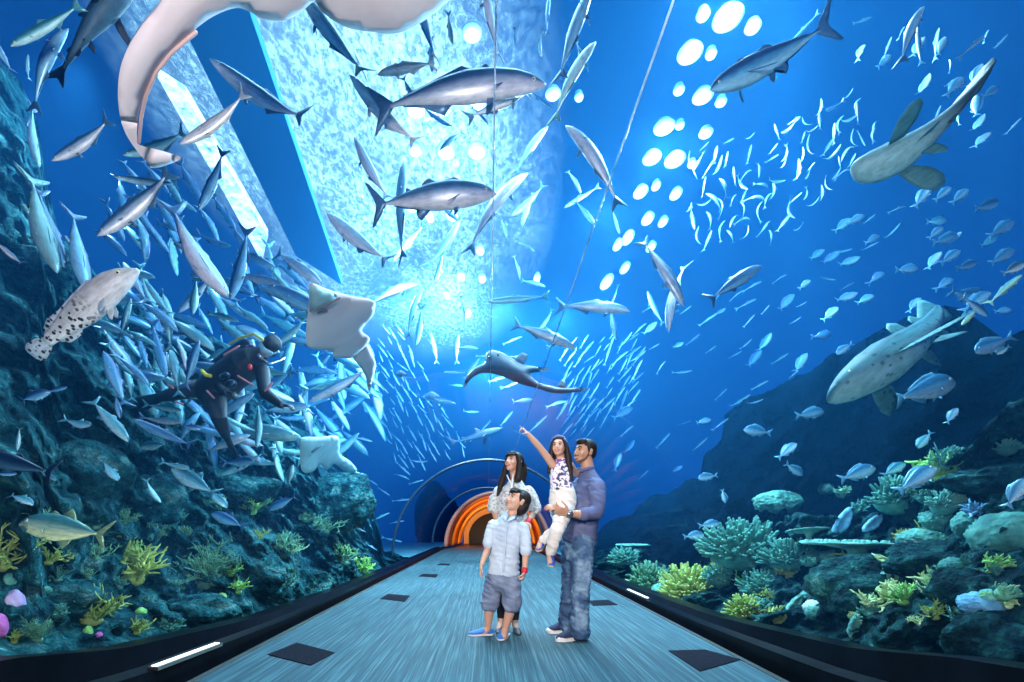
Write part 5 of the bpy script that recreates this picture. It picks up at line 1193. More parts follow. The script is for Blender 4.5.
def hand(bm, wrist, d, nrm, s, thumb, curl=.5, point=False, claws=None):
    """palm and five fingers; d along the hand, nrm out of the palm, thumb = side the thumb leaves (unit vector), curl 0..1"""
    d = Vector(d).normalized(); nrm = Vector(nrm); nrm = (nrm-d*nrm.dot(d)).normalized(); t = Vector(thumb); t = (t-d*t.dot(d)-nrm*t.dot(nrm)).normalized()
    w_ = Vector(wrist)
    tube(bm, [w_-d*.02*s, w_+d*.02*s, w_+d*.06*s, w_+d*.085*s], [(.024*s, .018*s), (.032*s, .017*s), (.038*s, .015*s), (.036*s, .012*s)], n=12, side=t)
    Ls = [.070, .078, .072, .056]
    for i, L in enumerate(Ls):
        off = (.028-.019*i)*s; p = w_+d*(.082-.004*abs(i-1))*s+t*off; c = curl if not (point and i == 0) else 0.02
        a = 0; dd = d.copy(); pts = [p-d*.012*s, p]
        for seg, fr in enumerate((.45, .30, .25)):
            a += c*(1.15, 1.35, .9)[seg]; dd = (d*math.cos(a)+nrm*math.sin(a)+t*(.05*(1.5-i))).normalized(); p = p+dd*L*fr*s; pts.append(p.copy())
        tube(bm, pts, [.0092*s, .0092*s, .0086*s, .0078*s, .0064*s], n=8)
    p0 = w_+d*.018*s+t*.026*s; d1 = (d*.6+t*.75+nrm*.3).normalized(); p1 = p0+d1*.034*s; d2 = (d*.85+t*.25+nrm*(.35+.5*curl)).normalized(); p2 = p1+d2*.030*s; p3 = p2+d2*.022*s
    tube(bm, [p0, p1, p2, p3], [.013*s, .0108*s, .0094*s, .007*s], n=8)
def limb(bm, pts, rad, n=14, side=None): tube(bm, pts, rad, n=n, side=side)
def person(px, py, label):
    Y = F*EYE/(py-CY); return empty('person', (P(px, py, Y).x, Y, 0), label, 'person')
def piece(root, nm, me, mt, label=None):
    o = obj(nm, me, mt, label=label); smooth(o.data); o.parent = root; o.matrix_parent_inverse = Matrix.Translation(root.location).inverted(); return o
def creased(me, amp=.006, f=(9, 9, 22), seed=0):
    """soft cloth folds"""
    N = [v.normal.copy() for v in me.vertices]; C = [v.co.copy() for v in me.vertices]; out = []
    for c, nv in zip(C, N):
        n_ = noise.noise((c.x*f[0]+seed, c.y*f[1], c.z*f[2]+c.x*8))
        out.extend(c+nv*(amp*(1-2*abs(n_))*1.0-amp*.4))
    me.vertices.foreach_set('co', out); me.update()
    return me
def shoe(heel, toe, w_, h_, s=1.0):
    bm = bmesh.new(); h, t = Vector(heel), Vector(toe); d = (t-h); L = d.length; d.normalize(); sd = d.cross(Vector((0, 0, 1))).normalized(); up = sd.cross(d)
    prf = [(0, .42, .5), (.12, .8, .95), (.28, .92, 1.0), (.45, .9, .85), (.62, 1.0, .66), (.8, 1.0, .5), (.93, .72, .40), (1.0, .3, .26)]
    pts = [h+d*L*a+up*h_*c*.5 for a, b, c in prf]; tube(bm, pts, [(w_*b, h_*c*.5) for a, b, c in prf], n=14, side=sd); return bm
def sole(heel, toe, w_, th):
    bm = bmesh.new(); h, t = Vector(heel), Vector(toe); d = (t-h); L = d.length; d.normalize(); sd = d.cross(Vector((0, 0, 1))).normalized(); up = sd.cross(d)
    o1 = []; prf = [(-.02, .3), (.02, .7), (.15, .88), (.35, .82), (.6, 1.03), (.8, 1.0), (.94, .7), (1.02, .28)]
    for s in (1, -1):
        for a, b in (prf if s > 0 else prf[::-1]): o1.append((h+d*L*a, sd*w_*b*s))
    lo = [bm.verts.new(p+q) for p, q in o1]; hi = [bm.verts.new(p+q*1.02+up*th) for p, q in o1]; bm.faces.new(lo); bm.faces.new(hi[::-1]); n = len(lo)
    for i in range(n): bm.faces.new((lo[i], lo[(i+1) % n], hi[(i+1) % n], hi[i]))
    bmesh.ops.recalc_face_normals(bm, faces=bm.faces); return bm
def fabric(name, stops, scale=3, bump=.35, bscale=7, rough=.85, stretch=None, bdist=.03):
    return noisy(name, stops, scale=scale, rough=rough, bump=bump, bscale=bscale, stretch=stretch, bdist=bdist)
DENIM = fabric('faded_blue_denim', [(.34, (.012, .03, .09, 1)), (.5, (.05, .12, .24, 1)), (.66, (.26, .40, .54, 1))], 5, .5, 14)
SHIRTB = fabric('purple_blue_shirt', [(.3, (.055, .07, .17, 1)), (.7, (.14, .16, .29, 1))], 3, .5, 6)
SHIRTW = fabric('pale_blue_shirt', [(.3, (.40, .50, .62, 1)), (.7, (.60, .70, .80, 1))], 3, .5, 7)
SHORTS = fabric('grey_blue_shorts', [(.3, (.09, .13, .22, 1)), (.5, (.17, .22, .33, 1)), (.72, (.32, .38, .5, 1))], 5, .4, 10)
WHITE = fabric('cream_trousers', [(.3, (.66, .62, .56, 1)), (.7, (.88, .85, .80, 1))], 3, .5, 8)
LEGG = mat('black_leggings', (.008, .008, .012, 1), .7); BLUESH = mat('blue_suede', (.03, .10, .45, 1), .7); NAVY = mat('navy_canvas', (.02, .035, .09, 1), .8); RUB = mat('white_rubber', (.8, .8, .78, 1), .6)
LBLUE = mat('bright_blue_shoe', (.04, .20, .62, 1), .6); RED = mat('red_band', (.6, .02, .04, 1), .4); SOLET = mat('tan_sole', (.55, .42, .28, 1), .8)
# floral print of the girl's top, woven print of the woman's blouse
def print_mat(name, base, spots, sc_, th, gradient=None):
    m = mat(name, base, .8); b = m.node_tree.nodes['Principled BSDF']; tc = nd(m, 'ShaderNodeTexCoord')
    v = nd(m, 'ShaderNodeTexNoise', Scale=sc_, Detail=2, Roughness=.6, Distortion=.8); lk(m, tc.outputs['Object'], v.inputs['Vector'])
    r = ramp(m, v.outputs['Fac'], [(th, (0, 0, 0, 1)), (th+.03, (1, 1, 1, 1))])
    v2 = nd(m, 'ShaderNodeTexNoise', Scale=sc_*.35); lk(m, tc.outputs['Object'], v2.inputs['Vector'])
    r2 = ramp(m, v2.outputs['Fac'], [(.45, spots[0]), (.55, spots[1])])
    mx = nd(m, 'ShaderNodeMix', data_type='RGBA'); lk(m, r.outputs[0], mx.inputs[0]); mx.inputs[6].default_value = base; lk(m, r2.outputs[0], mx.inputs[7]); lk(m, mx.outputs[2], b.inputs['Base Color']); return m
FLORAL = print_mat('white_top_with_purple_flowers', (.80, .80, .84, 1), [(.05, .05, .14, 1), (.16, .08, .42, 1)], 26, .50)
BLOUSE = print_mat('pale_grey_patterned_blouse', (.62, .65, .64, 1), [(.30, .36, .38, 1), (.40, .30, .30, 1)], 34, .53)

# ---------------------------------------------------------------- man
man = person(575, 640, 'man in purple blue shirt and faded jeans, profile to the left, holding the girl')
W = lambda px, py, Y=4.05: P(px, py, Y)
Mh = basis(W(584.5, 452.5, 4.05), (-.86, -.48, .10), (0.05, 0, 1), 1.02); sdv = Vector((.45, -.89, 0))     # across his chest, towards the camera
bm = bmesh.new(); head(bm, Mh)
tube(bm, [Mh @ Vector((0, -.022, -.045)), W(588, 470), W(588.5, 480)], [.055, .056, .075], n=14)
tube(bm, [W(579, 548), W(580, 535), W(583, 515), W(587, 498), W(588.5, 486), W(588, 478)], [(.140, .10), (.138, .10), (.138, .095), (.168, .108), (.178, .095), (.08, .06)], n=20, side=sdv)
S1 = W(596, 486, 3.90); S2 = W(581, 485, 4.22)
E1 = W(596, 513, 3.78); H1 = W(567.5, 513.5, 3.70)
limb(bm, [S1, W(597, 499, 3.84), E1], [.060, .050, .042]); limb(bm, [E1, W(584, 514.5, 3.74), H1], [.043, .042, .027])
E2 = W(573, 511, 4.12); H2 = W(560, 511, 3.74)
limb(bm, [S2, W(577, 497, 4.27), E2], [.060, .050, .042]); limb(bm, [E2, H2], [.043, .027])
hand(bm, H1, W(555, 509, 3.66)-H1, (0, .8, .5), 1.05, (0, -.3, 1), curl=.55)
hand(bm, H2, W(550, 505, 3.68)-H2, (0, .6, -.8), 1.0, (0, -.5, .8), curl=.45)
L1 = [W(583, 540, 3.98), W(581, 588, 3.98), W(578.5, 630, 4.02)]; L2 = [W(573, 540, 4.18), W(570, 588, 4.24), W(566, 625, 4.32)]
for L in (L1, L2): limb(bm, [L[0], L[1], (L[1]+L[2])/2, L[2]], [.075, .054, .052, .038])
piece(man, 'body', remeshed(bm, .0065, 2), SK1)
face_parts(man, Mh, LIPM, smile=True, brow=.0055)
bm = bmesh.new()   # short hair, stubble
ballM(bm, Mh, (0, -.024, .046), (.078, .092, .078)); ballM(bm, Mh, (0, -.055, .005), (.070, .055, .062)); ballM(bm, Mh, (0, .040, .082), (.056, .045, .034))
for s in (-1, 1): tubeM(bm, Mh, [(s*.070, .012, .035), (s*.073, .010, .008), (s*.071, .012, -.018)], [.012, .010, .006])
me = remeshed(bm, .006, 3)
piece(man, 'hair', me, HAIR)
bm = bmesh.new()
tubeM(bm, Mh, [(-.066, .010, -.02), (-.058, .030, -.060), (-.030, .064, -.088), (0, .078, -.094), (.030, .064, -.088), (.058, .030, -.060), (.066, .010, -.02)], [.004, .008, .009, .009, .009, .008, .004], 10)
tubeM(bm, Mh, [(-.026, .082, -.042), (0, .096, -.042), (.026, .082, -.042)], [.004, .005, .004], 8)
piece(man, 'beard', bm, BEARD)
bm = bmesh.new()
tube(bm, [W(579.5, 541), W(580.5, 532), W(583, 515), W(587, 499), W(588.5, 488), W(588.5, 480), W(588, 472.5)], [(.166, .126), (.164, .126), (.164, .122), (.190, .130), (.196, .115), (.12, .085), (.072, .065)], n=22, side=sdv)
limb(bm, [S1+Vector((0, 0, .01)), W(597.5, 499, 3.82), W(597, 511, 3.78)], [.075, .066, .060]); limb(bm, [W(597, 512, 3.78), W(587, 514, 3.75)], [.060, .054])
limb(bm, [S2+Vector((0, 0, .01)), W(577, 497, 4.27), E2], [.075, .066, .058])
piece(man, 'shirt', creased(remeshed(bm, .009, 3), 0.008), SHIRTB)
bm = bmesh.new()
for s in (-1, 1): tubeM(bm, Mh, [(s*.020, -.085, -.122), (s*.066, -.045, -.132), (s*.068, .005, -.145), (s*.028, .050, -.172)], [.016, .017, .018, .012], 8)
piece(man, 'collar', bm, SHIRTB)
bm = bmesh.new(); limb(bm, [W(586, 514, 3.745), W(583, 514.2, 3.74)], [.057, .057]); piece(man, 'rolled_cuff', bm, SHIRTB)
bm = bmesh.new()
tube(bm, [W(579.5, 535, 4.08), W(579, 545, 4.08), W(578.5, 552, 4.08)], [(.170, .128), (.175, .135), (.16, .125)], n=20, side=sdv)
for L, ex in ((L1, 0), (L2, 0)):
    limb(bm, [L[0], lerp(L[0], L[1], .5), L[1], lerp(L[1], L[2], .45), L[2]+Vector((.01, 0, .02)), L[2]+Vector((.015, 0, -.02))], [.106, .094, .078, .078, .086, .090])
piece(man, 'jeans', creased(remeshed(bm, .009, 3), 0.012), DENIM)
bm = bmesh.new(); tube(bm, [W(580, 537, 4.08), W(580, 534.5, 4.08)], [(.176, .134), (.176, .134)], n=24, side=sdv); piece(man, 'belt', bm, NAVY)
for a, b_ in (((584, 638.0), (557, 641.5)), ((569, 632), (548, 633.0))):
    Yh, Yt = F*EYE/(a[1]-CY), F*EYE/(b_[1]-CY); h = P(*a, Yh); t = P(*b_, Yt)
    sh = piece(man, 'shoe', shoe(h+Vector((0, 0, .02)), t+Vector((0, 0, .02)), .048, .095), NAVY)
    so = obj('rubber_sole', sole(h, t, .052, .028), RUB); so.parent = sh; tc_ = obj('toe_cap', (lambda b: (ball(b, t+(h-t)*.12+Vector((0, 0, .026)), (.045, .04, .028)), b)[1])(bmesh.new()), RUB); tc_.parent = sh; smooth(tc_.data)
bm = bmesh.new(); tube(bm, [W(571, 513.8, 3.71), W(568.6, 513.7, 3.70)], .033, n=14); piece(man, 'watch', bm, mat('watch_steel', (.25, .25, .27, 1), .3, .8))

# ---------------------------------------------------------------- girl
girl = empty('person', W(560, 570, 3.95), 'small girl with long black hair held up, pointing overhead, floral top and cream trousers', 'person')
Mg = basis(W(559, 447.5, 3.90), (-.38, -.90, .16), (-.05, 0, 1), .80)
G = lambda px, py, Y=3.92: P(px, py, Y); sg = Vector((.92, -.38, 0))
bm = bmesh.new(); head(bm, Mg, True)
tube(bm, [Mg @ Vector((0, -.02, -.04)), G(560.5, 458), G(561, 464)], [.036, .034, .045], n=12)
tube(bm, [G(563, 505), G(562, 496), G(561, 484), G(561, 472), G(561, 465), G(561, 461)], [(.095, .075), (.095, .078), (.080, .065), (.088, .066), (.085, .055), (.04, .035)], n=18, side=sg)
A1 = [G(553, 465, 3.90), G(539.5, 447, 3.80), G(527.5, 433.5, 3.72)]
limb(bm, [A1[0], lerp(A1[0], A1[1], .5), A1[1]], [.036, .031, .026]); limb(bm, [A1[1], lerp(A1[1], A1[2], .4), A1[2]], [.027, .026, .018])
hand(bm, A1[2], G(517, 422.5, 3.66)-A1[2], (-.5, .3, -.75), .70, (.3, -.8, .2), curl=.85, point=True)
A2 = [G(570, 465, 3.95), G(576, 474, 4.05), G(584, 469, 4.2)]
limb(bm, A2[:2], [.034, .027]); limb(bm, A2[1:], [.027, .019]); hand(bm, A2[2], (1, .3, .3), (0, 0, -1), .7, (0, 1, 0), curl=.4)
K1 = [G(566, 505, 3.90), G(557, 531, 3.70), G(549.5, 556, 3.84)]; K2 = [G(559, 506, 4.0), G(559, 528, 3.86), G(541, 542, 4.0)]
for K in (K1, K2): limb(bm, [K[0], lerp(K[0], K[1], .5), K[1], lerp(K[1], K[2], .5), K[2]], [.062, .052, .040, .036, .024])
for K, tq in ((K1, G(551.5, 570, 3.66)), (K2, G(537, 553, 3.82))): limb(bm, [K[2], lerp(K[2], tq, .6)], [.026, .026])
piece(girl, 'body', remeshed(bm, .0055, 2), SK2)
face_parts(girl, Mg, LIPC, smile=True, brow=.0035, child=True)
bm = bmesh.new()
ballM(bm, Mg, (0, -.030, .040), (.086, .086, .082)); ballM(bm, Mg, (0, .018, .084), (.070, .050, .034))
for s, e_ in ((-1, (-.125, -.05, -.36)), (1, (.125, -.02, -.26))):
    tubeM(bm, Mg, [(s*.062, .030, .060), (s*.082, .012, .0), (s*.090, -.015, -.09), (s*.100, -.03, -.2), e_], [(.018, .03), (.022, .04), (.034, .040), (.036, .030), (.014, .012)], 10)
tubeM(bm, Mg, [(0, -.09, .03), (0, -.10, -.06), (0, -.09, -.18), (0, -.08, -.30)], [(.09, .03), (.115, .035), (.135, .035), (.12, .02)], 12)
piece(girl, 'hair', remeshed(bm, .006, 3), HAIR)
bm = bmesh.new(); tubeM(bm, Mg, [(-.085, .0, .052), (-.060, .025, .105), (0, .035, .126), (.060, .025, .105), (.085, .0, .052)], [.007]*5, 8); piece(girl, 'hair_band', bm, mat('lilac_band', (.2, .2, .55, 1), .5))
bm = bmesh.new()
tube(bm, [G(562, 489), G(561, 482), G(561, 472), G(561, 466), G(561, 462)], [(.100, .086), (.096, .080), (.100, .080), (.090, .066), (.060, .046)], n=20, side=sg)
piece(girl, 'top', remeshed(bm, .007, 2), FLORAL)
bm = bmesh.new()
tube(bm, [G(563, 508), G(562.5, 498), G(562, 488)], [(.110, .095), (.115, .098), (.100, .084)], n=20, side=sg)
for K in (K1, K2): limb(bm, [K[0], lerp(K[0], K[1], .5), K[1], lerp(K[1], K[2], .5), lerp(K[1], K[2], .86)], [.078, .068, .056, .050, .042])
piece(girl, 'trousers', creased(remeshed(bm, .008, 3), 0.009), WHITE)
for K, tq in ((K1, G(552.5, 571, 3.60)), (K2, G(536, 553.5, 3.80))):
    h = K[2]+Vector((.015, .02, -.03)); d = tq-h
    s_ = piece(girl, 'shoe', shoe(h, h+d.normalized()*.165, .030, .052), BLUESH); o_ = obj('sole', sole(h+Vector((0, 0, -.006)), h+d.normalized()*.165+Vector((0, 0, -.006)), .032, .012), SOLET); o_.parent = s_

# ---------------------------------------------------------------- woman
woman = person(508, 631, 'woman with long black hair and pale patterned blouse, looking up, hand on the boy')
V = lambda px, py, Y=4.45: P(px, py, Y); sw = Vector((.85, -.5, 0))
Mw = basis(V(513.5, 463, 4.42), (-.62, -.72, .30), (.05, .1, 1), .96)
bm = bmesh.new(); head(bm, Mw)
tube(bm, [Mw @ Vector((0, -.02, -.05)), V(515, 478), V(515, 486)], [.046, .043, .060], n=14)
tube(bm, [V(509, 552), V(510, 540), V(512, 520), V(514, 503), V(515, 491), V(515, 484)], [(.165, .12), (.16, .12), (.125, .095), (.150, .11), (.155, .085), (.06, .05)], n=20, side=sw)
WA = [V(531, 493, 4.42), V(534, 512, 4.44), V(527.5, 523, 4.28)]
limb(bm, WA[:2], [.046, .036]); limb(bm, WA[1:], [.036, .024]); hand(bm, WA[2], P(522, 526, 4.16)-WA[2], (-.3, -.1, -1), .92, (-.2, -1, .3), curl=.4)
WB = [V(499, 493, 4.5), V(495, 512, 4.52), V(499, 528, 4.40)]
limb(bm, WB[:2], [.046, .036]); limb(bm, WB[1:], [.036, .024]); hand(bm, WB[2], (.4, -.5, -.6), (.5, .8, 0), .92, (0, -.5, .5), curl=.4)
X1 = [V(504, 552, 4.45), V(503, 592, 4.42), V(500.5, 622, 4.44)]; X2 = [V(513, 552, 4.48), V(515, 592, 4.42), V(515, 625, 4.38)]
for X in (X1, X2): limb(bm, [X[0], X[1], lerp(X[1], X[2], .4), X[2]], [.085, .052, .050, .030])
limb(bm, [X1[2], V(499, 629.5, 4.34)], [.032, .028]); limb(bm, [X2[2], V(517, 631, 4.30)], [.032, .028])
piece(woman, 'body', remeshed(bm, .0065, 2), SK3)
face_parts(woman, Mw, LIPC, open_=True, brow=.003)
bm = bmesh.new()
ballM(bm, Mw, (0, -.030, .042), (.086, .092, .086)); ballM(bm, Mw, (0, .045, .075), (.064, .042, .034)); tubeM(bm, Mw, [(-.05, .075, .052), (0, .088, .056), (.05, .075, .052)], [.010, .014, .010], 8)
for s, e_ in ((-1, (-.085, .03, -.22)), (1, (.135, .0, -.34))):
    tubeM(bm, Mw, [(s*.066, .035, .060), (s*.080, .018, .0), (s*.088, .0, -.09), (s*.100, .01, -.2), e_], [(.018, .03), (.022, .045), (.036, .045), (.038, .034), (.012, .012)], 10)
tubeM(bm, Mw, [(0, -.09, .03), (0, -.11, -.06), (0.02, -.12, -.18), (0.03, -.12, -.30)], [(.08, .035), (.09, .035), (.09, .03), (.06, .02)], 12)
piece(woman, 'hair', remeshed(bm, .007, 3), HAIR)
bm = bmesh.new()
tube(bm, [V(511, 545), V(511.5, 525), V(512.5, 512), V(514, 501), V(515, 492), V(515, 485.5)], [(.19, .15), (.165, .13), (.155, .125), (.170, .130), (.165, .105), (.095, .075)], n=22, side=sw)
limb(bm, [V(528, 491, 4.40), V(533, 500, 4.42), V(535.5, 509, 4.42)], [.058, .056, .058]); limb(bm, [V(500, 491, 4.5), V(494.5, 500, 4.5), V(493, 508, 4.5)], [.058, .056, .060])
piece(woman, 'blouse', creased(remeshed(bm, .008, 2), 0.007), BLOUSE)
bm = bmesh.new()
for s in (-1, 1): tube(bm, [Mw @ Vector((s*.04, .02, -.135)), V(513+s*2.0, 492, 4.28), V(512.6, 503, 4.27)], [.006, .008, .007], n=8)
piece(woman, 'neck_trim', bm, RUB)
bm = bmesh.new()
tube(bm, [V(509, 560), V(509.5, 550), V(510, 540)], [(.165, .125), (.172, .13), (.16, .12)], n=20, side=sw)
for X in (X1, X2): limb(bm, [X[0], X[1], lerp(X[1], X[2], .4), lerp(X[1], X[2], .85)], [.092, .058, .056, .036])
piece(woman, 'leggings', remeshed(bm, .009, 2), LEGG)
for a, b_ in (((502, 630.5), (497.5, 634)), ((515.5, 631.5), (519, 635.5))):
    h = P(*a, F*EYE/(a[1]-CY)); t = P(*b_, F*EYE/(b_[1]-CY)); piece(woman, 'shoe', shoe(h+Vector((0, 0, .004)), t+Vector((0, 0, .004)), .036, .05), mat('dark_flat_shoe', (.04, .04, .05, 1), .5))
bm = bmesh.new()
for k in range(3): tube(bm, [lerp(WA[2], WA[1], .02+.11*k), lerp(WA[2], WA[1], .06+.11*k)], .029, n=12)
piece(woman, 'bracelet', bm, RED, 'red and white bracelets')

# ---------------------------------------------------------------- boy
boy = person(498, 637, 'boy in pale blue shirt and grey shorts standing before the woman, looking up left')
B = lambda px, py, Y=4.15: P(px, py, Y); sb = Vector((.93, -.36, 0))
Mb = basis(B(517, 501.5, 4.12), (-.78, -.46, .42), (.28, .1, 1), 1.03)
bm = bmesh.new(); head(bm, Mb, True)
tube(bm, [Mb @ Vector((0, -.02, -.04)), B(511.5, 513.5, 4.12), B(509, 519)], [.042, .042, .055], n=14)
tube(bm, [B(502, 580), B(503, 570), B(505, 552), B(507, 536), B(508, 524), B(509, 517)], [(.125, .095), (.125, .095), (.115, .085), (.135, .09), (.135, .075), (.06, .05)], n=20, side=sb)
C1 = [B(492, 524, 4.16), B(487.5, 549, 4.12), B(481.5, 565, 4.05)]; C2 = [B(524, 526, 4.08), B(526, 551, 4.02), B(524.5, 572, 3.95)]
limb(bm, [C1[0], lerp(C1[0], C1[1], .5), C1[1]], [.042, .036, .029]); limb(bm, [C1[1], lerp(C1[1], C1[2], .35), C1[2]], [.030, .029, .020])
limb(bm, [C2[0], lerp(C2[0], C2[1], .5), C2[1]], [.042, .036, .029]); limb(bm, [C2[1], lerp(C2[1], C2[2], .35), C2[2]], [.030, .029, .020])
hand(bm, C1[2], (-.15, 0, -1), (.9, -.1, 0), .78, (.2, -1, 0), curl=.25); hand(bm, C2[2], (-.25, -.1, -1), (-.9, .2, 0), .78, (-.2, -1, 0), curl=.95)
D1 = [B(495, 578, 4.2), B(489.5, 603, 4.18), B(488, 628, 4.22)]; D2 = [B(511, 578, 4.12), B(512, 604, 4.08), B(505, 630, 4.12)]
for D in (D1, D2): limb(bm, [D[0], D[1], lerp(D[1], D[2], .35), D[2]], [.075, .050, .046, .029])
limb(bm, [D1[2], B(482, 634.5, 4.22)], [.034, .030]); limb(bm, [D2[2], P(504, 637, 4.05)], [.034, .030])
piece(boy, 'body', remeshed(bm, .006, 2), SK2)
face_parts(boy, Mb, LIPM, brow=.0045, child=True)
bm = bmesh.new()
ballM(bm, Mb, (0, -.032, .040), (.084, .090, .084)); ballM(bm, Mb, (0, -.055, -.02), (.082, .066, .085)); ballM(bm, Mb, (.01, .048, .076), (.064, .044, .034)); tubeM(bm, Mb, [(-.05, .074, .058), (0, .086, .060), (.05, .074, .055)], [.010, .013, .010], 8)
for s in (-1, 1): tubeM(bm, Mb, [(s*.070, .022, .045), (s*.076, .018, .015), (s*.073, .016, -.01)], [.014, .012, .006])
piece(boy, 'hair', remeshed(bm, .006, 2), HAIR)
bm = bmesh.new()
tube(bm, [B(503.5, 574), B(504, 564), B(505, 550), B(507, 536), B(508, 526), B(509, 519), B(510, 515.5)], [(.150, .115), (.142, .108), (.134, .100), (.144, .104), (.144, .090), (.085, .07), (.058, .055)], n=22, side=sb)
limb(bm, [B(494, 525, 4.16), lerp(C1[0], C1[1], .4), lerp(C1[0], C1[1], .80)], [.056, .052, .050]); limb(bm, [B(522, 527, 4.08), lerp(C2[0], C2[1], .5), C2[1]+Vector((0, 0, -.01))], [.056, .052, .050])
piece(boy, 'shirt', creased(remeshed(bm, .008, 3), 0.008), SHIRTW)
bm = bmesh.new()
for s in (-1, 1): tube(bm, [B(511+s*3.5, 514, 4.10+.02*s), B(508.5+s*4, 518, 4.03), B(507+s*1.5, 521, 4.02)], [(.020, .006), (.022, .006), (.008, .005)], n=8)
piece(boy, 'collar', bm, SHIRTW)
bm = bmesh.new(); tube(bm, [B(507, 520, 4.035), B(505, 545, 4.03), B(503, 572, 4.02)], [(.010, .003)]*3, n=8, side=sb); pk = piece(boy, 'button_placket', bm, SHIRTW)
bm = bmesh.new(); limb(bm, [lerp(C2[0], C2[1], .92), lerp(C2[0], C2[1], 1.04)], [.052, .052]); piece(boy, 'rolled_cuff', bm, SHIRTW)
bm = bmesh.new(); limb(bm, [lerp(C1[0], C1[1], .70), lerp(C1[0], C1[1], .82)], [.053, .053]); piece(boy, 'rolled_cuff', bm, SHIRTW)
bm = bmesh.new()
tube(bm, [B(503, 582), B(503, 574), B(503.5, 568)], [(.145, .115), (.142, .112), (.130, .10)], n=20, side=sb)
for D, k in ((D1, 1.0), (D2, 1.0)): limb(bm, [D[0], lerp(D[0], D[1], .6), lerp(D[0], D[1], 1.02)+Vector((0, 0, 0))], [.088, .086, .088])
piece(boy, 'shorts', creased(remeshed(bm, .008, 3), 0.011), SHORTS)
for a, b_ in (((493, 634.5), (468.5, 635.5)), ((507, 634), (500, 640.5))):
    h = P(*a, F*EYE/(a[1]-CY)); t = P(*b_, F*EYE/(b_[1]-CY)); s_ = piece(boy, 'shoe', shoe(h+Vector((0, 0, .008)), t+Vector((0, 0, .008)), .042, .066), LBLUE)
    o_ = obj('sole', sole(h, t, .044, .012), RUB); o_.parent = s_
bm = bmesh.new(); tube(bm, [lerp(C2[1], C2[2], .86), lerp(C2[1], C2[2], .98)], .027, n=14); piece(boy, 'wristband', bm, RED, 'red wristband')

# ================================================================ diver
WET = fabric('black_wetsuit', [(.3, (.002, .003, .008, 1)), (.7, (.008, .012, .028, 1))], 3, .3, 6, rough=.6); MSK = mat('mask_glass', (.30, .55, .62, 1), .1); TNK = mat('air_tank', (.02, .03, .06, 1), .3, .6)
YEL = mat('yellow_buckle', (.85, .70, .05, 1), .4); REDP = mat('red_piping', (.60, .20, .22, 1), .5); FIN = mat('black_fin', (.006, .008, .02, 1), .5); SILV = mat('regulator_chrome', (.6, .65, .68, 1), .2, .8)
Yd = 4.75
D_ = lambda px, py, Y=Yd: P(px, py, Y)
diver = empty('person', D_(235, 375), 'scuba diver in black wetsuit and hood floating among the fish, bending forward', 'person')
Md = basis(D_(270, 347, 4.62), (-.28, -.62, -.62), (.75, -.1, .8), .98)
bm = bmesh.new(); head(bm, Md)
sd_ = Vector((-.25, -.75, -.35))
tube(bm, [D_(209, 391, 4.85), D_(218, 386, 4.8), D_(232, 374), D_(246, 364, 4.7), D_(256, 358, 4.68), D_(264, 352, 4.66)], [(.15, .15), (.18, .17), (.19, .165), (.20, .16), (.17, .12), (.06, .06)], n=20, side=sd_)
DA = [D_(262, 370, 4.6), D_(265, 393, 4.5), D_(281, 405, 4.42)]; limb(bm, DA[:2], [.075, .06]); limb(bm, DA[1:], [.06, .038]); hand(bm, DA[2], (.85, -.2, -.1), (0, .2, -1), 1.1, (.2, -.8, .2), curl=.35)
DB = [D_(232, 362, 4.9), D_(214, 378, 4.8), D_(226, 392, 4.55)]; limb(bm, DB[:2], [.075, .06]); limb(bm, DB[1:], [.06, .04]); hand(bm, DB[2], (.8, -.2, -.2), (0, .2, -1), 1.1, (.2, -.8, .2), curl=.6)
Q1 = [D_(214, 392, 4.78), D_(219, 418, 4.6), D_(226, 436, 5.0)]; Q2 = [D_(208, 388, 4.95), D_(182, 392, 4.85), D_(158, 398, 4.95)]
for Q in (Q1, Q2): limb(bm, [Q[0], lerp(Q[0], Q[1], .5), Q[1], lerp(Q[1], Q[2], .4), Q[2]], [.115, .10, .075, .07, .045])
piece(diver, 'body', remeshed(bm, .009, 3), WET)
bm = bmesh.new(); ballM(bm, Md, (0, -.022, .036), (.088, .098, .094)); ballM(bm, Md, (0, -.03, -.05), (.08, .07, .08)); ballM(bm, Md, (0, .0, .06), (.08, .09, .07)); piece(diver, 'hood', remeshed(bm, .007, 2), WET)
bm = bmesh.new(); ballM(bm, Md, (0, .062, -.03), (.056, .040, .07)); piece(diver, 'face', bm, SK2)
bm = bmesh.new(); tubeM(bm, Md, [(-.062, .075, .012), (0, .108, .014), (.062, .075, .012)], [(.034, .02), (.038, .028), (.034, .02)], 12); mk = piece(diver, 'mask', bm, MSK)
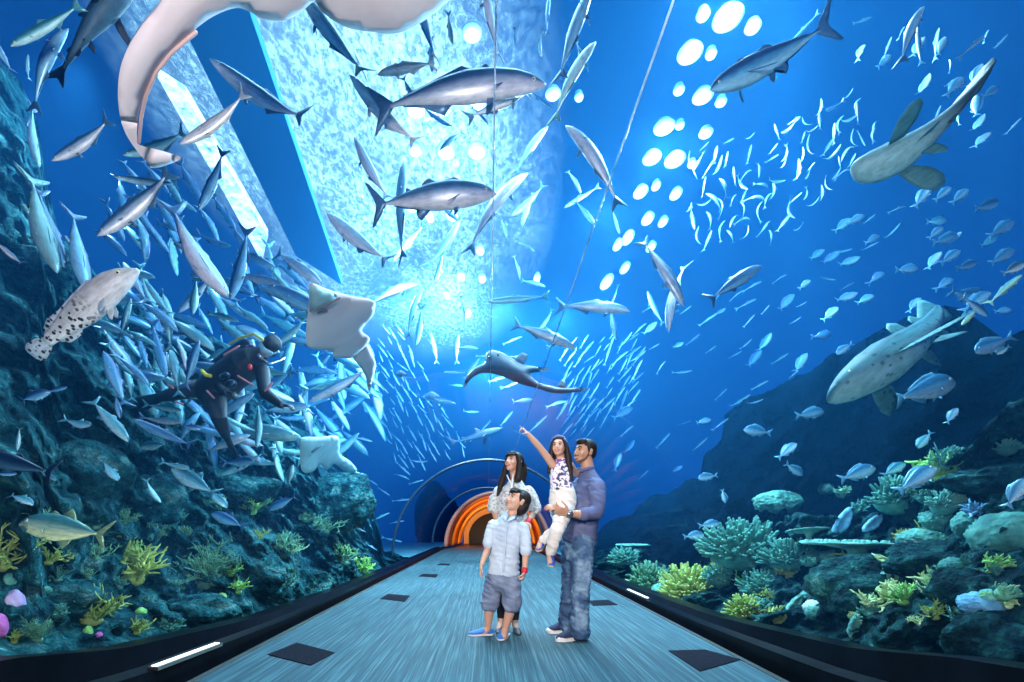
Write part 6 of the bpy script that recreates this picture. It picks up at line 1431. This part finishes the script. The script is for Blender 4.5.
bm = bmesh.new(); tubeM(bm, Md, [(-.085, .0, .02), (-.07, .06, .012)], [.012, .012], 8); tubeM(bm, Md, [(.085, .0, .02), (.07, .06, .012)], [.012, .012], 8); o_ = obj('mask_strap', bm, SILV); o_.parent = mk
bm = bmesh.new(); ballM(bm, Md, (0, .125, -.07), (.034, .028, .03)); tubeM(bm, Md, [(-.03, .125, -.07), (-.10, .10, -.09), (-.15, 0, -.05), (-.13, -.12, -.1)], [.011]*4, 8); piece(diver, 'regulator', bm, SILV)
bm = bmesh.new(); tube(bm, [D_(212, 372, 4.98), D_(232, 357, 4.92), D_(248, 346, 4.86)], [.085, .088, .080], n=18); piece(diver, 'air_tank', bm, TNK)
bm = bmesh.new(); tube(bm, [D_(229, 344, 4.72), D_(240, 338, 4.68), D_(254, 334, 4.62), D_(263, 340, 4.5)], .012, n=8); piece(diver, 'hose', bm, YEL)
for pts in ([(224, 355), (232, 350), (239, 346)], [(238, 376), (246, 381), (253, 385)], [(265, 391), (269, 387), (272, 383)], [(207, 391), (211, 395), (214, 398)], [(168, 385), (173, 388)], [(176, 402), (183, 404)]):
    bm = bmesh.new(); tube(bm, [D_(a, b_, 4.44 if a > 200 else 4.76) for a, b_ in pts], .010, n=8); piece(diver, 'piping', bm, REDP)
bm = bmesh.new(); tube(bm, [D_(202, 371, 4.6), D_(206, 375, 4.58), D_(211, 376, 4.6)], .020, n=8); piece(diver, 'buckle', bm, YEL)
bm = bmesh.new(); ball(bm, D_(250, 367, 4.42), (.022, .02, .03)); piece(diver, 'inflator_button', bm, mat('red_button', (.7, .03, .04, 1), .3))
bm = bmesh.new(); ball(bm, D_(231, 384, 4.42), (.055, .04, .045)); tube(bm, [D_(222, 377, 4.5), D_(227, 375, 4.42)], .03, n=10); piece(diver, 'gauge_console', bm, TNK)
for Q, e_ in ((Q1, (236, 458, 5.5)), (Q2, (132, 408, 5.1))):
    a, b_ = Q[2], D_(*e_); bm = bmesh.new(); d = (b_-a).normalized(); tube(bm, [a-d*.1, a+d*.05, lerp(a, b_, .5), b_], [(.05, .045), (.06, .035), (.085, .012), (.11, .006)], n=12, side=d.cross(Vector((0, 1, 0)))); piece(diver, 'swim_fin', bm, FIN)
